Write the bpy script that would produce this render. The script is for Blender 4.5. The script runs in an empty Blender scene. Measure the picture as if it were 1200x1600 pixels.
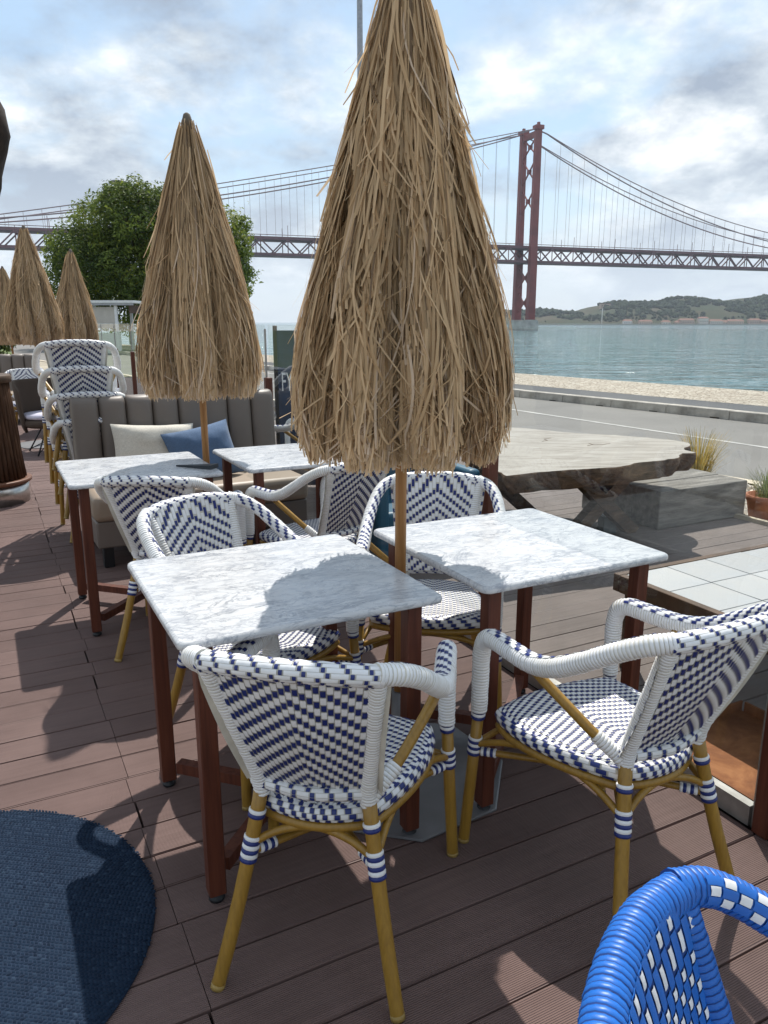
import bpy, bmesh, math, random
import numpy as np
from mathutils import Vector, Matrix, noise
R = math.radians
PI = math.pi
random.seed(7)
SC = bpy.context.scene
COL = SC.collection

# ------------------------------------------------------------------ camera
CAMH, F, PITCH = 1.45, 1200.0, math.atan(297 / 1200)
cam = bpy.data.cameras.new('camera')
camo = bpy.data.objects.new('camera', cam)
COL.objects.link(camo)
camo.location = (0, 0, CAMH)
camo.rotation_euler = (PI / 2 - PITCH, 0, 0)
cam.sensor_fit = 'VERTICAL'
cam.sensor_height = 32.0
cam.lens = 32.0 * F / 1600.0
cam.clip_start = 0.03
cam.clip_end = 20000
SC.camera = camo

# ------------------------------------------------------------------ sky and sun
SUN = Vector((0.06, 0.505, 0.74)).normalized()
world = bpy.data.worlds.new('World')
SC.world = world
world.use_nodes = True
wn, wl = world.node_tree.nodes, world.node_tree.links
wn.clear()
w_out = wn.new('ShaderNodeOutputWorld')
w_bg = wn.new('ShaderNodeBackground')
w_bg.inputs['Strength'].default_value = 0.115
w_sky = wn.new('ShaderNodeTexSky')
w_sky.sky_type = 'NISHITA'
w_sky.sun_disc = False
w_sky.sun_elevation = math.asin(SUN.z)
w_sky.sun_rotation = math.atan2(SUN.x, SUN.y)
w_sky.air_density = 1.2
w_sky.dust_density = 0.6
tc = wn.new('ShaderNodeTexCoord')
sep = wn.new('ShaderNodeSeparateXYZ')
wl.new(tc.outputs['Generated'], sep.inputs[0])
zc = wn.new('ShaderNodeMath'); zc.operation = 'MAXIMUM'; zc.inputs[1].default_value = 0.0
wl.new(sep.outputs['Z'], zc.inputs[0])
za = wn.new('ShaderNodeMath'); za.operation = 'ADD'; za.inputs[1].default_value = 0.42
wl.new(zc.outputs[0], za.inputs[0])
dv = wn.new('ShaderNodeVectorMath'); dv.operation = 'DIVIDE'
cb = wn.new('ShaderNodeCombineXYZ')
for k in range(3):
    wl.new(za.outputs[0], cb.inputs[k])
wl.new(tc.outputs['Generated'], dv.inputs[0]); wl.new(cb.outputs[0], dv.inputs[1])
n1 = wn.new('ShaderNodeTexNoise'); n1.inputs['Scale'].default_value = 2.1
n1.inputs['Detail'].default_value = 9; n1.inputs['Roughness'].default_value = 0.58
n1.inputs['Distortion'].default_value = 0.1
mp = wn.new('ShaderNodeMapping'); mp.inputs['Location'].default_value = (3.1, 1.7, 0.4)
wl.new(dv.outputs[0], mp.inputs[0]); wl.new(mp.outputs[0], n1.inputs['Vector'])
cov = wn.new('ShaderNodeMapRange'); cov.inputs['From Min'].default_value = 0.40; cov.inputs['From Max'].default_value = 0.55
wl.new(n1.outputs['Fac'], cov.inputs['Value'])
n2 = wn.new('ShaderNodeTexNoise'); n2.inputs['Scale'].default_value = 3.4
n2.inputs['Detail'].default_value = 8; n2.inputs['Roughness'].default_value = 0.6
n2.inputs['Distortion'].default_value = 0.1
mp2 = wn.new('ShaderNodeMapping'); mp2.inputs['Location'].default_value = (-2.3, 5.2, 1.4)
wl.new(dv.outputs[0], mp2.inputs[0]); wl.new(mp2.outputs[0], n2.inputs['Vector'])
cr = wn.new('ShaderNodeValToRGB')
e = cr.color_ramp.elements
e[0].position = 0.39; e[0].color = (3.1, 3.7, 4.6, 1)
e[1].position = 0.63; e[1].color = (8.9, 9.1, 9.3, 1)
m_ = e.new(0.5); m_.color = (5.3, 5.9, 6.5, 1)
wl.new(n2.outputs['Fac'], cr.inputs[0])
mx = wn.new('ShaderNodeMix'); mx.data_type = 'RGBA'
wl.new(cov.outputs[0], mx.inputs['Factor'])
bl = wn.new('ShaderNodeMix'); bl.data_type = 'RGBA'; bl.inputs['Factor'].default_value = 0.55
bl.inputs[7].default_value = (4.3, 5.9, 7.6, 1)
wl.new(w_sky.outputs[0], bl.inputs[6])
wl.new(bl.outputs[2], mx.inputs[6]); wl.new(cr.outputs[0], mx.inputs[7])
hf = wn.new('ShaderNodeMapRange'); hf.inputs['From Min'].default_value = 0.0; hf.inputs['From Max'].default_value = 0.22
hf.inputs['To Min'].default_value = 0.75; hf.inputs['To Max'].default_value = 0.0; hf.interpolation_type = 'SMOOTHSTEP'
wl.new(zc.outputs[0], hf.inputs['Value'])
hm_ = wn.new('ShaderNodeMix'); hm_.data_type = 'RGBA'; hm_.inputs[7].default_value = (6.0, 6.7, 7.3, 1)
wl.new(hf.outputs[0], hm_.inputs['Factor']); wl.new(mx.outputs[2], hm_.inputs[6])
wl.new(hm_.outputs[2], w_bg.inputs['Color'])
wl.new(w_bg.outputs[0], w_out.inputs['Surface'])

sun = bpy.data.lights.new('sun', 'SUN')
sun.energy = 4.8
sun.angle = R(0.6)
sun.color = (1.0, 0.955, 0.89)
suno = bpy.data.objects.new('sun', sun)
COL.objects.link(suno)
suno.rotation_euler = SUN.to_track_quat('Z', 'Y').to_euler()

vs = SC.view_settings
vs.view_transform = 'Standard'
vs.look = 'None'
vs.exposure = 0.22
vs.gamma = 1.0
SC.render.engine = 'CYCLES'
SC.cycles.use_denoising = True
SC.cycles.max_bounces = 7
SC.cycles.transparent_max_bounces = 24
SC.cycles.sample_clamp_indirect = 6
SC.cycles.caustics_reflective = False
SC.cycles.caustics_refractive = False

# ------------------------------------------------------------------ geometry helpers
TH = R(27.3)
E1 = Vector((math.cos(TH), math.sin(TH), 0))
E2 = Vector((-math.sin(TH), math.cos(TH), 0))
def D(a, b, z=0.0):
    return E1 * a + E2 * b + Vector((0, 0, z))
def at(u, v, Y):
    """photo pixel and distance along the ground -> point"""
    x, y = (u - 600) / F, (800 - v) / F
    d = Vector((x, math.cos(PITCH) + y * math.sin(PITCH), -math.sin(PITCH) + y * math.cos(PITCH)))
    return Vector((0, 0, CAMH)) + d * (Y / d.y)

class MB:
    def __init__(s):
        s.v, s.f, s.m, s.sm = [], [], [], []
        s.tint = None
    def add(s, vs, fs, mat=0, smooth=True):
        o = len(s.v)
        s.v.extend(tuple(p) for p in vs)
        for q in fs:
            s.f.append(tuple(i + o for i in q)); s.m.append(mat); s.sm.append(smooth)
    def box(s, c, size, rot=None, mat=0):
        hx, hy, hz = size[0] / 2, size[1] / 2, size[2] / 2
        ps = [Vector((x * hx, y * hy, z * hz)) for z in (-1, 1) for x, y in ((-1, -1), (1, -1), (1, 1), (-1, 1))]
        if rot is not None:
            ps = [rot @ p for p in ps]
        c = Vector(c)
        s.add([p + c for p in ps], [(3, 2, 1, 0), (4, 5, 6, 7), (0, 1, 5, 4), (1, 2, 6, 5), (2, 3, 7, 6), (3, 0, 4, 7)], mat, False)
    def bar(s, p, q, w, h, mat=0, up=(0, 0, 1)):
        p, q = Vector(p), Vector(q)
        d = (q - p); L = d.length; d.normalize()
        up = Vector(up)
        if abs(d.dot(up)) > .98: up = Vector((1, 0, 0))
        x = d.cross(up).normalized(); z = x.cross(d)
        rot = Matrix((x, d, z)).transposed()
        s.box((p + q) / 2, (w, L, h), rot, mat)
    def rbox(s, c, size, r, rot=None, mat=0, seg=3):
        """box with rounded edges (superquadric corners)"""
        bm = bmesh.new()
        bmesh.ops.create_cube(bm, size=1.0)
        for v in bm.verts:
            v.co = Vector((v.co.x * size[0], v.co.y * size[1], v.co.z * size[2]))
        bmesh.ops.bevel(bm, geom=bm.edges[:], offset=r, segments=seg, profile=0.5, affect='EDGES')
        c = Vector(c)
        vs_ = [((rot @ v.co) if rot is not None else v.co) + c for v in bm.verts]
        bm.verts.index_update()
        bm.normal_update()
        flat = [max(abs(f.normal.x), abs(f.normal.y), abs(f.normal.z)) > .9999 for f in bm.faces]
        fs = [tuple(v.index for v in f.verts) for f in bm.faces]
        bm.free()
        k0 = len(s.f)
        s.add(vs_, fs, mat, True)
        for i, q in enumerate(flat):
            if q: s.sm[k0 + i] = False
    def tube(s, pts, r, ns=10, mats=0, caps=True, closed=False):
        pts = [Vector(p) for p in pts]
        n = len(pts)
        rr = r if isinstance(r, (list, tuple)) else [r] * n
        fr = frames(pts, closed)
        vs_ = []
        for i in range(n):
            x, y = fr[i]
            for k in range(ns):
                a = 2 * PI * k / ns
                vs_.append(pts[i] + (x * math.cos(a) + y * math.sin(a)) * rr[i])
        o = len(s.v)
        s.v.extend(tuple(p) for p in vs_)
        lim = n if closed else n - 1
        for i in range(lim):
            j = (i + 1) % n
            mt = mats[i] if isinstance(mats, (list, tuple)) else mats
            for k in range(ns):
                l = (k + 1) % ns
                s.f.append((o + i * ns + k, o + i * ns + l, o + j * ns + l, o + j * ns + k)); s.m.append(mt); s.sm.append(True)
        if caps and not closed:
            m0 = mats[0] if isinstance(mats, (list, tuple)) else mats
            m1 = mats[-1] if isinstance(mats, (list, tuple)) else mats
            s.f.append(tuple(o + k for k in reversed(range(ns)))); s.m.append(m0); s.sm.append(False)
            s.f.append(tuple(o + (n - 1) * ns + k for k in range(ns))); s.m.append(m1); s.sm.append(False)
    def lathe(s, prof, ns=24, c=(0, 0, 0), mat=0, smooth=True, fn=None):
        c = Vector(c); o = len(s.v)
        for r, z in prof:
            for k in range(ns):
                a = 2 * PI * k / ns
                rr = fn(r, z, a) if fn else r
                s.v.append((c.x + rr * math.cos(a), c.y + rr * math.sin(a), c.z + z))
        for i in range(len(prof) - 1):
            for k in range(ns):
                l = (k + 1) % ns
                s.f.append((o + i * ns + k, o + i * ns + l, o + (i + 1) * ns + l, o + (i + 1) * ns + k)); s.m.append(mat); s.sm.append(smooth)
        s.f.append(tuple(o + k for k in reversed(range(ns)))); s.m.append(mat); s.sm.append(False)
        s.f.append(tuple(o + (len(prof) - 1) * ns + k for k in range(ns))); s.m.append(mat); s.sm.append(False)
    def mesh(s, name, mats):
        me = bpy.data.meshes.new(name)
        me.from_pydata(s.v, [], s.f)
        for m in (mats if isinstance(mats, (list, tuple)) else [mats]):
            me.materials.append(m)
        me.polygons.foreach_set('material_index', s.m)
        me.polygons.foreach_set('use_smooth', s.sm)
        if s.tint is not None:
            at_ = me.attributes.new('tint', 'FLOAT', 'POINT')
            at_.data.foreach_set('value', s.tint)
        me.update()
        return me
    def build(s, name, mats, parent=None, loc=None):
        return link(name, s.mesh(name, mats), parent, loc)

def link(name, me, parent=None, loc=None):
    o = bpy.data.objects.new(name, me)
    COL.objects.link(o)
    if parent is not None: o.parent = parent
    if loc is not None: o.location = loc
    return o
def thing(name, label, cat, loc=(0, 0, 0), rz=0.0, group=None):
    o = bpy.data.objects.new(name, None)
    COL.objects.link(o)
    o.empty_display_size = .1
    o.location = loc; o.rotation_euler = (0, 0, rz)
    return tag(o, label, cat, group)
def tag(o, label=None, cat=None, group=None, kind=None):
    if label: o['label'] = label
    if cat: o['category'] = cat
    if group: o['group'] = group
    if kind: o['kind'] = kind
    return o
def copy_tree(o, parent=None):
    c = o.copy()
    COL.objects.link(c)
    c.parent = parent
    for ch in o.children:
        copy_tree(ch, c)
    return c
def place_copy(o, label, loc, rot, cat=None, group=None):
    c = copy_tree(o)
    c.location = loc; c.rotation_euler = rot if not isinstance(rot, (int, float)) else (0, 0, rot)
    return tag(c, label, cat, group)

def frames(pts, closed=False):
    n = len(pts); out = []
    prev = None
    for i in range(n):
        if closed:
            t = pts[(i + 1) % n] - pts[i - 1]
        else:
            t = pts[min(i + 1, n - 1)] - pts[max(i - 1, 0)]
        t = t.normalized()
        if prev is None:
            up = Vector((0, 0, 1)) if abs(t.z) < .9 else Vector((0, 1, 0))
            x = t.cross(up).normalized()
        else:
            x = (prev - t * prev.dot(t)).normalized()
        prev = x
        out.append((x, t.cross(x)))
    return out
def spline(ctrl, step):
    """Catmull-Rom through ctrl, resampled evenly"""
    c = [Vector(p) for p in ctrl]
    c = [c[0] * 2 - c[1]] + c + [c[-1] * 2 - c[-2]]
    raw = []
    for i in range(1, len(c) - 2):
        for k in range(12):
            t = k / 12
            p0, p1, p2, p3 = c[i - 1:i + 3]
            raw.append(.5 * ((2 * p1) + (p2 - p0) * t + (2 * p0 - 5 * p1 + 4 * p2 - p3) * t * t + (3 * p1 - p0 - 3 * p2 + p3) * t ** 3))
    raw.append(c[-2])
    acc = [0]
    for i in range(1, len(raw)): acc.append(acc[-1] + (raw[i] - raw[i - 1]).length)
    n = max(2, int(round(acc[-1] / step)))
    out = []; j = 0
    for k in range(n + 1):
        d = acc[-1] * k / n
        while j < len(acc) - 2 and acc[j + 1] < d: j += 1
        w = (d - acc[j]) / max(1e-9, acc[j + 1] - acc[j])
        out.append(raw[j].lerp(raw[j + 1], min(1, max(0, w))))
    return out
def mirror(ps): return [Vector((-p[0], p[1], p[2])) for p in ps]

# ------------------------------------------------------------------ materials
class Mat:
    def __init__(s, name, rough=.6, spec=.4):
        s.m = bpy.data.materials.new(name); s.m.use_nodes = True
        s.n, s.l = s.m.node_tree.nodes, s.m.node_tree.links
        s.b = s.n['Principled BSDF']; s.out = s.n['Material Output']
        s.b.inputs['Roughness'].default_value = rough
        s.b.inputs['Specular IOR Level'].default_value = spec
        s._tc = None
    def N(s, t, **kw):
        n = s.n.new(t)
        for k, v in kw.items():
            if k in n.inputs: n.inputs[k].default_value = v
            else: setattr(n, k, v)
        return n
    def coord(s, kind='Object', scale=(1, 1, 1), rot=(0, 0, 0)):
        t = s.N('ShaderNodeTexCoord'); m = s.N('ShaderNodeMapping')
        m.inputs['Scale'].default_value = scale; m.inputs['Rotation'].default_value = rot
        s.l.new(t.outputs[kind], m.inputs[0])
        return m.outputs[0]
    def noise(s, vec, scale, detail=4, rough=.55, dist=0):
        n = s.N('ShaderNodeTexNoise'); n.inputs['Scale'].default_value = scale
        n.inputs['Detail'].default_value = detail; n.inputs['Roughness'].default_value = rough
        n.inputs['Distortion'].default_value = dist
        if vec is not None: s.l.new(vec, n.inputs['Vector'])
        return n.outputs['Fac']
    def ramp(s, fac, stops):
        r = s.N('ShaderNodeValToRGB'); el = r.color_ramp.elements
        while len(el) < len(stops): el.new(.5)
        for e_, (p, c) in zip(el, stops):
            e_.position = p; e_.color = (*c, 1) if len(c) == 3 else c
        s.l.new(fac, r.inputs[0])
        return r.outputs[0]
    def mix(s, fac, a, b, mode='MIX'):
        m = s.N('ShaderNodeMix'); m.data_type = 'RGBA'; m.blend_type = mode
        for k, x in ((0, fac), (6, a), (7, b)):
            if hasattr(x, 'is_output'): s.l.new(x, m.inputs[k])
            elif isinstance(x, (int, float)): m.inputs[k].default_value = x
            else: m.inputs[k].default_value = (*x, 1)
        return m.outputs[2]
    def math(s, op, a, b=0.0):
        m = s.N('ShaderNodeMath'); m.operation = op
        for k, x in ((0, a), (1, b)):
            if hasattr(x, 'is_output'): s.l.new(x, m.inputs[k])
            else: m.inputs[k].default_value = x
        return m.outputs[0]
    def col(s, c):
        if hasattr(c, 'is_output'): s.l.new(c, s.b.inputs['Base Color'])
        else: s.b.inputs['Base Color'].default_value = (*c, 1)
        return s
    def rough(s, c):
        s.l.new(c, s.b.inputs['Roughness']); return s
    def bump(s, h, strength=.3, dist=.01):
        b = s.N('ShaderNodeBump'); b.inputs['Strength'].default_value = strength; b.inputs['Distance'].default_value = dist
        s.l.new(h, b.inputs['Height']); s.l.new(b.outputs[0], s.b.inputs['Normal'])
        return s
    def objrand(s):
        return s.N('ShaderNodeObjectInfo').outputs['Random']
    def attr(s, name='tint'):
        a = s.N('ShaderNodeAttribute'); a.attribute_name = name
        return a.outputs['Fac']

def simple(name, c, rough=.6, var=.18, scale=12, bump=0, metal=0, spec=.4, bscale=None):
    m = Mat(name, rough, spec)
    v = m.coord()
    nz = m.noise(v, scale, 5)
    d = tuple(x * (1 - var) for x in c); l = tuple(min(1, x * (1 + var)) for x in c)
    m.col(m.ramp(nz, [(.3, d), (.7, l)]))
    m.b.inputs['Metallic'].default_value = metal
    if bump: m.bump(m.noise(v, bscale or scale * 6, 4), bump, .004)
    return m.m

def mk_strand(name, c, rough, dirt):
    m = Mat(name, rough, .45)
    v = m.coord()
    a = m.noise(v, 60, 3); b = m.noise(v, 7, 4)
    c2 = tuple(x * y for x, y in zip(c, dirt))
    m.col(m.mix(m.ramp(b, [(.45, (0, 0, 0)), (.75, (1, 1, 1))]), c, c2))
    m.bump(m.noise(v, 220, 2), .08, .002)
    return m.m
M = {}
M['white'] = mk_strand('white_wicker', (.78, .79, .80), .38, (.84, .82, .77))
M['navy'] = mk_strand('navy_wicker', (.012, .026, .150), .38, (1.3, 1.3, 1.15))
M['blue'] = mk_strand('blue_wicker', (.010, .125, .48), .42, (.85, .88, .9))
M['under'] = simple('wicker_backing_groove_shade', (.56, .54, .47), .8)
M['blue_under'] = simple('blue_wicker_backing_groove_shade', (.01, .05, .22), .7)
def mk_bamboo():
    m = Mat('bamboo_paint', .36, .5)
    v = m.coord()
    g = m.noise(m.coord(scale=(40, 40, 5)), 3, 5, .6)
    big = m.noise(v, 9, 3)
    c = m.mix(big, (.27, .145, .020), (.40, .232, .038))
    c = m.mix(m.ramp(g, [(.35, (0, 0, 0)), (.75, (.45, .45, .45))]), c, (.11, .055, .012))
    m.col(c); m.bump(g, .10, .002)
    return m.m
M['bamboo'] = mk_bamboo()
def mk_pole():
    m = Mat('pole_wood', .5, .35)
    g = m.noise(m.coord(scale=(30, 30, 1.5)), 2.2, 6, .6)
    m.col(m.ramp(g, [(.25, (.22, .095, .03)), (.55, (.36, .175, .06)), (.8, (.45, .24, .09))]))
    m.bump(g, .1, .002)
    return m.m
M['pole'] = mk_pole()
def mk_mahog():
    m = Mat('mahogany', .5, .35)
    g = m.noise(m.coord(scale=(30, 30, 2)), 2, 6, .6)
    m.col(m.ramp(g, [(.25, (.055, .014, .008)), (.6, (.115, .032, .016)), (.85, (.16, .05, .027))]))
    m.rough(m.ramp(g, [(.2, (.6, .6, .6)), (.8, (.42, .42, .42))])); m.bump(g, .12, .002)
    return m.m
M['mahogany'] = mk_mahog()
def mk_marble():
    m = Mat('marble', .22, .5)
    info = m.N('ShaderNodeObjectInfo')
    t = m.N('ShaderNodeTexCoord')
    off = m.N('ShaderNodeVectorMath', operation='SCALE'); 
    cmb = m.N('ShaderNodeCombineXYZ')
    for k in range(3): m.l.new(info.outputs['Random'], cmb.inputs[k])
    m.l.new(cmb.outputs[0], off.inputs[0]); off.inputs['Scale'].default_value = 37
    add = m.N('ShaderNodeVectorMath', operation='ADD')
    m.l.new(t.outputs['Object'], add.inputs[0]); m.l.new(off.outputs[0], add.inputs[1])
    mp_ = m.N('ShaderNodeMapping'); mp_.inputs['Rotation'].default_value = (0, 0, R(35)); mp_.inputs['Scale'].default_value = (1, 2.6, 1.6)
    m.l.new(add.outputs[0], mp_.inputs[0])
    v = mp_.outputs[0]
    def vein(scale, width, dist):
        n = m.noise(v, scale, 7, .62, dist)
        d = m.math('ABSOLUTE', m.math('SUBTRACT', n, .5))
        return m.ramp(d, [(0, (1, 1, 1)), (width, (0, 0, 0))])
    base = m.mix(m.noise(v, 2.2, 6, .6, 1.0), (.66, .66, .655), (.44, .46, .48))
    v1 = vein(3.4, .026, 1.5); v2 = vein(8.5, .042, 1.1); v3 = vein(1.5, .014, 2.0)
    msk = m.ramp(m.noise(v, 1.9, 3), [(.28, (0, 0, 0)), (.58, (.95, .95, .95))])
    c = m.mix(m.math('MULTIPLY', v1, msk), base, (.25, .27, .30))
    c = m.mix(m.math('MULTIPLY', v2, .60), c, (.30, .32, .36))
    c = m.mix(m.math('MULTIPLY', v3, .7), c, (.22, .24, .28))
    m.col(c)
    m.rough(m.ramp(m.noise(add.outputs[0], 14, 5), [(.3, (.20, .20, .20)), (.7, (.38, .38, .38))]))
    return m, c, add.outputs[0]
_m, _c, _v = mk_marble(); M['marble'] = _m.m
_m, _c, _v = mk_marble()
st = _m.ramp(_m.noise(_v, 6, 6, .7, .6), [(.50, (0, 0, 0)), (.66, (.75, .75, .75))])
_t = _m.N('ShaderNodeTexCoord'); _s = _m.N('ShaderNodeMapping'); _s.inputs['Location'].default_value = (.05, .17, 0); _s.inputs['Rotation'].default_value = (0, 0, R(58)); _s.inputs['Scale'].default_value = (9, 3.2, 1)
_m.l.new(_t.outputs['Object'], _s.inputs[0])
_g = _m.N('ShaderNodeTexGradient', gradient_type='SPHERICAL'); _m.l.new(_s.outputs[0], _g.inputs[0])
_k = _m.math('MULTIPLY', st, _m.ramp(_g.outputs['Fac'], [(.0, (0, 0, 0)), (.5, (1, 1, 1))]))
_m.col(_m.mix(_k, _c, (.62, .43, .16))); M['marble_stained'] = _m.m

def mk_plank(name, c0, c1, c2, ribs=True):
    m = Mat(name, .62, .3)
    rnd = m.objrand()
    v = m.coord()
    geo = m.N('ShaderNodeNewGeometry')
    wv = m.N('ShaderNodeMapping'); wv.inputs['Rotation'].default_value = (0, 0, -TH)
    m.l.new(geo.outputs['Position'], wv.inputs[0])
    grain = m.N('ShaderNodeMapping'); grain.inputs['Scale'].default_value = (1.5, 30, 1)
    m.l.new(wv.outputs[0], grain.inputs[0])
    g = m.noise(grain.outputs[0], 2.0, 6, .65)
    c = m.mix(rnd, c0, c1)
    c = m.mix(m.ramp(g, [(.3, (0, 0, 0)), (.75, (.6, .6, .6))]), c, c2)
    blot = m.noise(geo.outputs['Position'], 1.7, 6, .65)
    c = m.mix(m.ramp(blot, [(.42, (0, 0, 0)), (.72, (.38, .38, .38))]), c, tuple(min(1, x * 1.7 + .03) for x in c0))
    scf = m.ramp(m.noise(geo.outputs['Position'], 5.5, 7, .7, 1.5), [(.66, (0, 0, 0)), (.74, (.35, .35, .35))])
    c = m.mix(scf, c, (.36, .31, .28))
    spk = m.ramp(m.noise(geo.outputs['Position'], 95, 2, .5), [(.77, (0, 0, 0)), (.80, (.5, .5, .5))])
    c = m.mix(spk, c, (.42, .39, .36))
    m.col(c)
    m.rough(m.ramp(blot, [(.3, (.52, .52, .52)), (.7, (.72, .72, .72))]))
    sp = m.N('ShaderNodeSeparateXYZ'); m.l.new(wv.outputs[0], sp.inputs[0])
    rib = m.math('SINE', m.math('MULTIPLY', sp.outputs['Y'], 2 * PI / .0052))
    h = m.math('ADD', m.math('MULTIPLY', rib, .5), m.math('MULTIPLY', g, .5))
    m.bump(h, .9, .0030)
    return m.m
M['plank'] = mk_plank('composite_plank', (.150, .094, .082), (.190, .123, .108), (.098, .060, .052))
M['plank_out'] = mk_plank('glass_greyed_plank', (.19, .155, .138), (.235, .195, .175), (.125, .10, .088))  # same planks; the grey veil of the fence glass is put into their colour
M['joist'] = simple('deck_underlay', (.012, .010, .009), .9)

# ------------------------------------------------------------------ setting: deck
PITCHB = .1415
deck = thing('deck', None, None)
for k in ('label', 'category'):
    if k in deck: del deck[k]
tag(deck, kind='structure')
me_cache = {}
def plank_mesh(L, mat):
    key = (round(L, 3), mat)
    if key not in me_cache:
        mb = MB(); w = PITCHB - .0055; c = .003; t = .024
        prof = [(-w / 2, -t), (-w / 2, -c), (-w / 2 + c, 0), (w / 2 - c, 0), (w / 2, -c), (w / 2, -t)]
        vs_ = [(-L / 2, y, z) for y, z in prof] + [(L / 2, y, z) for y, z in prof]
        fs = [(i, i + 1, i + 7, i + 6) for i in range(5)]
        fs = [tuple(reversed(q)) for q in fs] + [(5, 0, 6, 11), (0, 1, 2, 3, 4, 5)[::1], (11, 10, 9, 8, 7, 6)]
        mb.add(vs_, fs, 0, False)
        me_cache[key] = mb.mesh('plank', M[mat])
    return me_cache[key]
segs = [(-1.6, .279, 'plank'), (.283, 1.86, 'plank'), (1.90, 4.98, 'plank_out')]
rng = random.Random(3)
b0 = 1.097 - PITCHB * 5 + PITCHB / 2
for k in range(76):
    b = b0 + k * PITCHB
    j = rng.uniform(-.012, .012)
    for i, (a0, a1, mt) in enumerate(segs):
        if i == 0: a1 += j
        if i == 1: a0 += j
        L = round(a1 - a0, 2)
        o = link('plank', plank_mesh(L, mt), deck, D((a0 + a1) / 2, b, rng.uniform(-.0006, .0006)))
        o.rotation_euler = (rng.uniform(-.003, .003), 0, TH)
mb = MB()
for k in range(76, 150):
    b = b0 + k * PITCHB
    for (a0, a1, mt) in segs[:2]:
        mb.box(D((a0 + a1) / 2, b, -.012), (a1 - a0, PITCHB - .0055, .024), Matrix.Rotation(TH, 3, 'Z'))
tag(mb.build('plank_field', M['plank'], deck), kind='stuff')
mb = MB(); mb.box(D(1.7, 11, -.07), (6.6, 23, .08), Matrix.Rotation(TH, 3, 'Z'))
mb.build('underlay', M['joist'], deck)
mb = MB(); mb.box(D(5.0, 6, -.03), (.04, 13.5, .12), Matrix.Rotation(TH, 3, 'Z'))
mb.build('edge_board', simple('edge_board_wood', (.42, .36, .27), .7), deck)

# ------------------------------------------------------------------ setting: ground, road, quay, water
RD = Vector((.583, -.812, 0)); RN = Vector((.812, .583, 0))     # road direction and the way to the river
def rp(s, n, z): return RD * s + RN * n + Vector((0, 0, z))
def strip(name, n0, n1, z, mat, s0=-400, s1=120, depth=0.0):
    mb = MB()
    mb.add([rp(s0, n0, z), rp(s1, n0, z), rp(s1, n1, z), rp(s0, n1, z)], [(0, 1, 2, 3)], 0, False)
    if depth:
        mb.add([rp(s0, n0, z), rp(s1, n0, z), rp(s1, n0, z - depth), rp(s0, n0, z - depth)], [(0, 3, 2, 1)], 0, False)
        mb.add([rp(s0, n1, z), rp(s1, n1, z), rp(s1, n1, z - depth), rp(s0, n1, z - depth)], [(0, 1, 2, 3)], 0, False)
    return tag(mb.build(name, mat), kind='structure')
def mk_asph(name, c, sc=1.0):
    m = Mat(name, .85, .25)
    v = m.coord()
    a = m.noise(v, 90 * sc, 3, .7); b = m.noise(v, .9, 6, .6); t_ = m.noise(m.coord(scale=(.5, .5, 1), rot=(0, 0, R(54.3))), .7, 4)
    k = m.mix(m.ramp(a, [(.3, (0, 0, 0)), (.7, (1, 1, 1))]), tuple(x * .72 for x in c), tuple(x * 1.3 for x in c))
    k = m.mix(m.ramp(b, [(.35, (0, 0, 0)), (.7, (.5, .5, .5))]), k, tuple(x * 1.35 for x in c))
    k = m.mix(m.ramp(t_, [(.4, (0, 0, 0)), (.7, (.35, .35, .35))]), k, tuple(x * .75 for x in c))
    m.col(k); m.bump(a, .3, .006)
    return m.m
GZ = -.12
mb = MB()
mb.add([rp(-700, -900, GZ - .012), rp(700, -900, GZ - .012), rp(700, 16.2, GZ - .012), rp(-700, 16.2, GZ - .012)], [(0, 1, 2, 3)], 0, False)
ground = tag(mb.build('ground', simple('packed_earth', (.33, .29, .22), .9, .25, .8, .3)), kind='structure')
strip('road', 7.5, 12.05, GZ, mk_asph('road_asphalt', (.175, .168, .158)))
mb = MB()
pa, pb_ = Vector((2.36, 14.2, GZ + .004)), Vector((4.93, 9.76, GZ + .004))
dd = (pb_ - pa).normalized(); nn = Vector((-dd.y, dd.x, 0)) * .045
mb.add([pa - dd * 60 - nn, pa + dd * 30 - nn, pa + dd * 30 + nn, pa - dd * 60 + nn], [(0, 1, 2, 3)], 0, False)
tag(mb.build('road_marking', simple('worn_road_paint', (.40, .39, .37), .8, .35, 3)), kind='structure')
strip('cycle_path', 12.25, 13.44, 0.0, mk_asph('dark_asphalt', (.085, .087, .092)), depth=.15)
def mk_cobble():
    m = Mat('limestone_cobble', .85, .25)
    v = m.coord()
    vo = m.N('ShaderNodeTexVoronoi', feature='DISTANCE_TO_EDGE'); vo.inputs['Scale'].default_value = 10; m.l.new(v, vo.inputs['Vector'])
    vc = m.N('ShaderNodeTexVoronoi'); vc.inputs['Scale'].default_value = 10; m.l.new(v, vc.inputs['Vector'])
    e_ = m.ramp(vo.outputs['Distance'], [(.02, (0, 0, 0)), (.10, (1, 1, 1))])
    sx = m.N('ShaderNodeSeparateColor'); m.l.new(vc.outputs['Color'], sx.inputs[0])
    c = m.ramp(sx.outputs[0], [(0, (.36, .31, .25)), (.5, (.48, .42, .34)), (1, (.56, .51, .43))])
    big = m.noise(v, .5, 5)
    c = m.mix(m.ramp(big, [(.4, (0, 0, 0)), (.7, (.4, .4, .4))]), c, (.33, .28, .22))
    m.col(m.mix(e_, (.16, .13, .10), c)); m.bump(e_, .5, .02)
    return m.m
M['cobble'] = mk_cobble()
strip('quay', 13.44, 16.35, 0.003, M['cobble'], depth=8)
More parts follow.
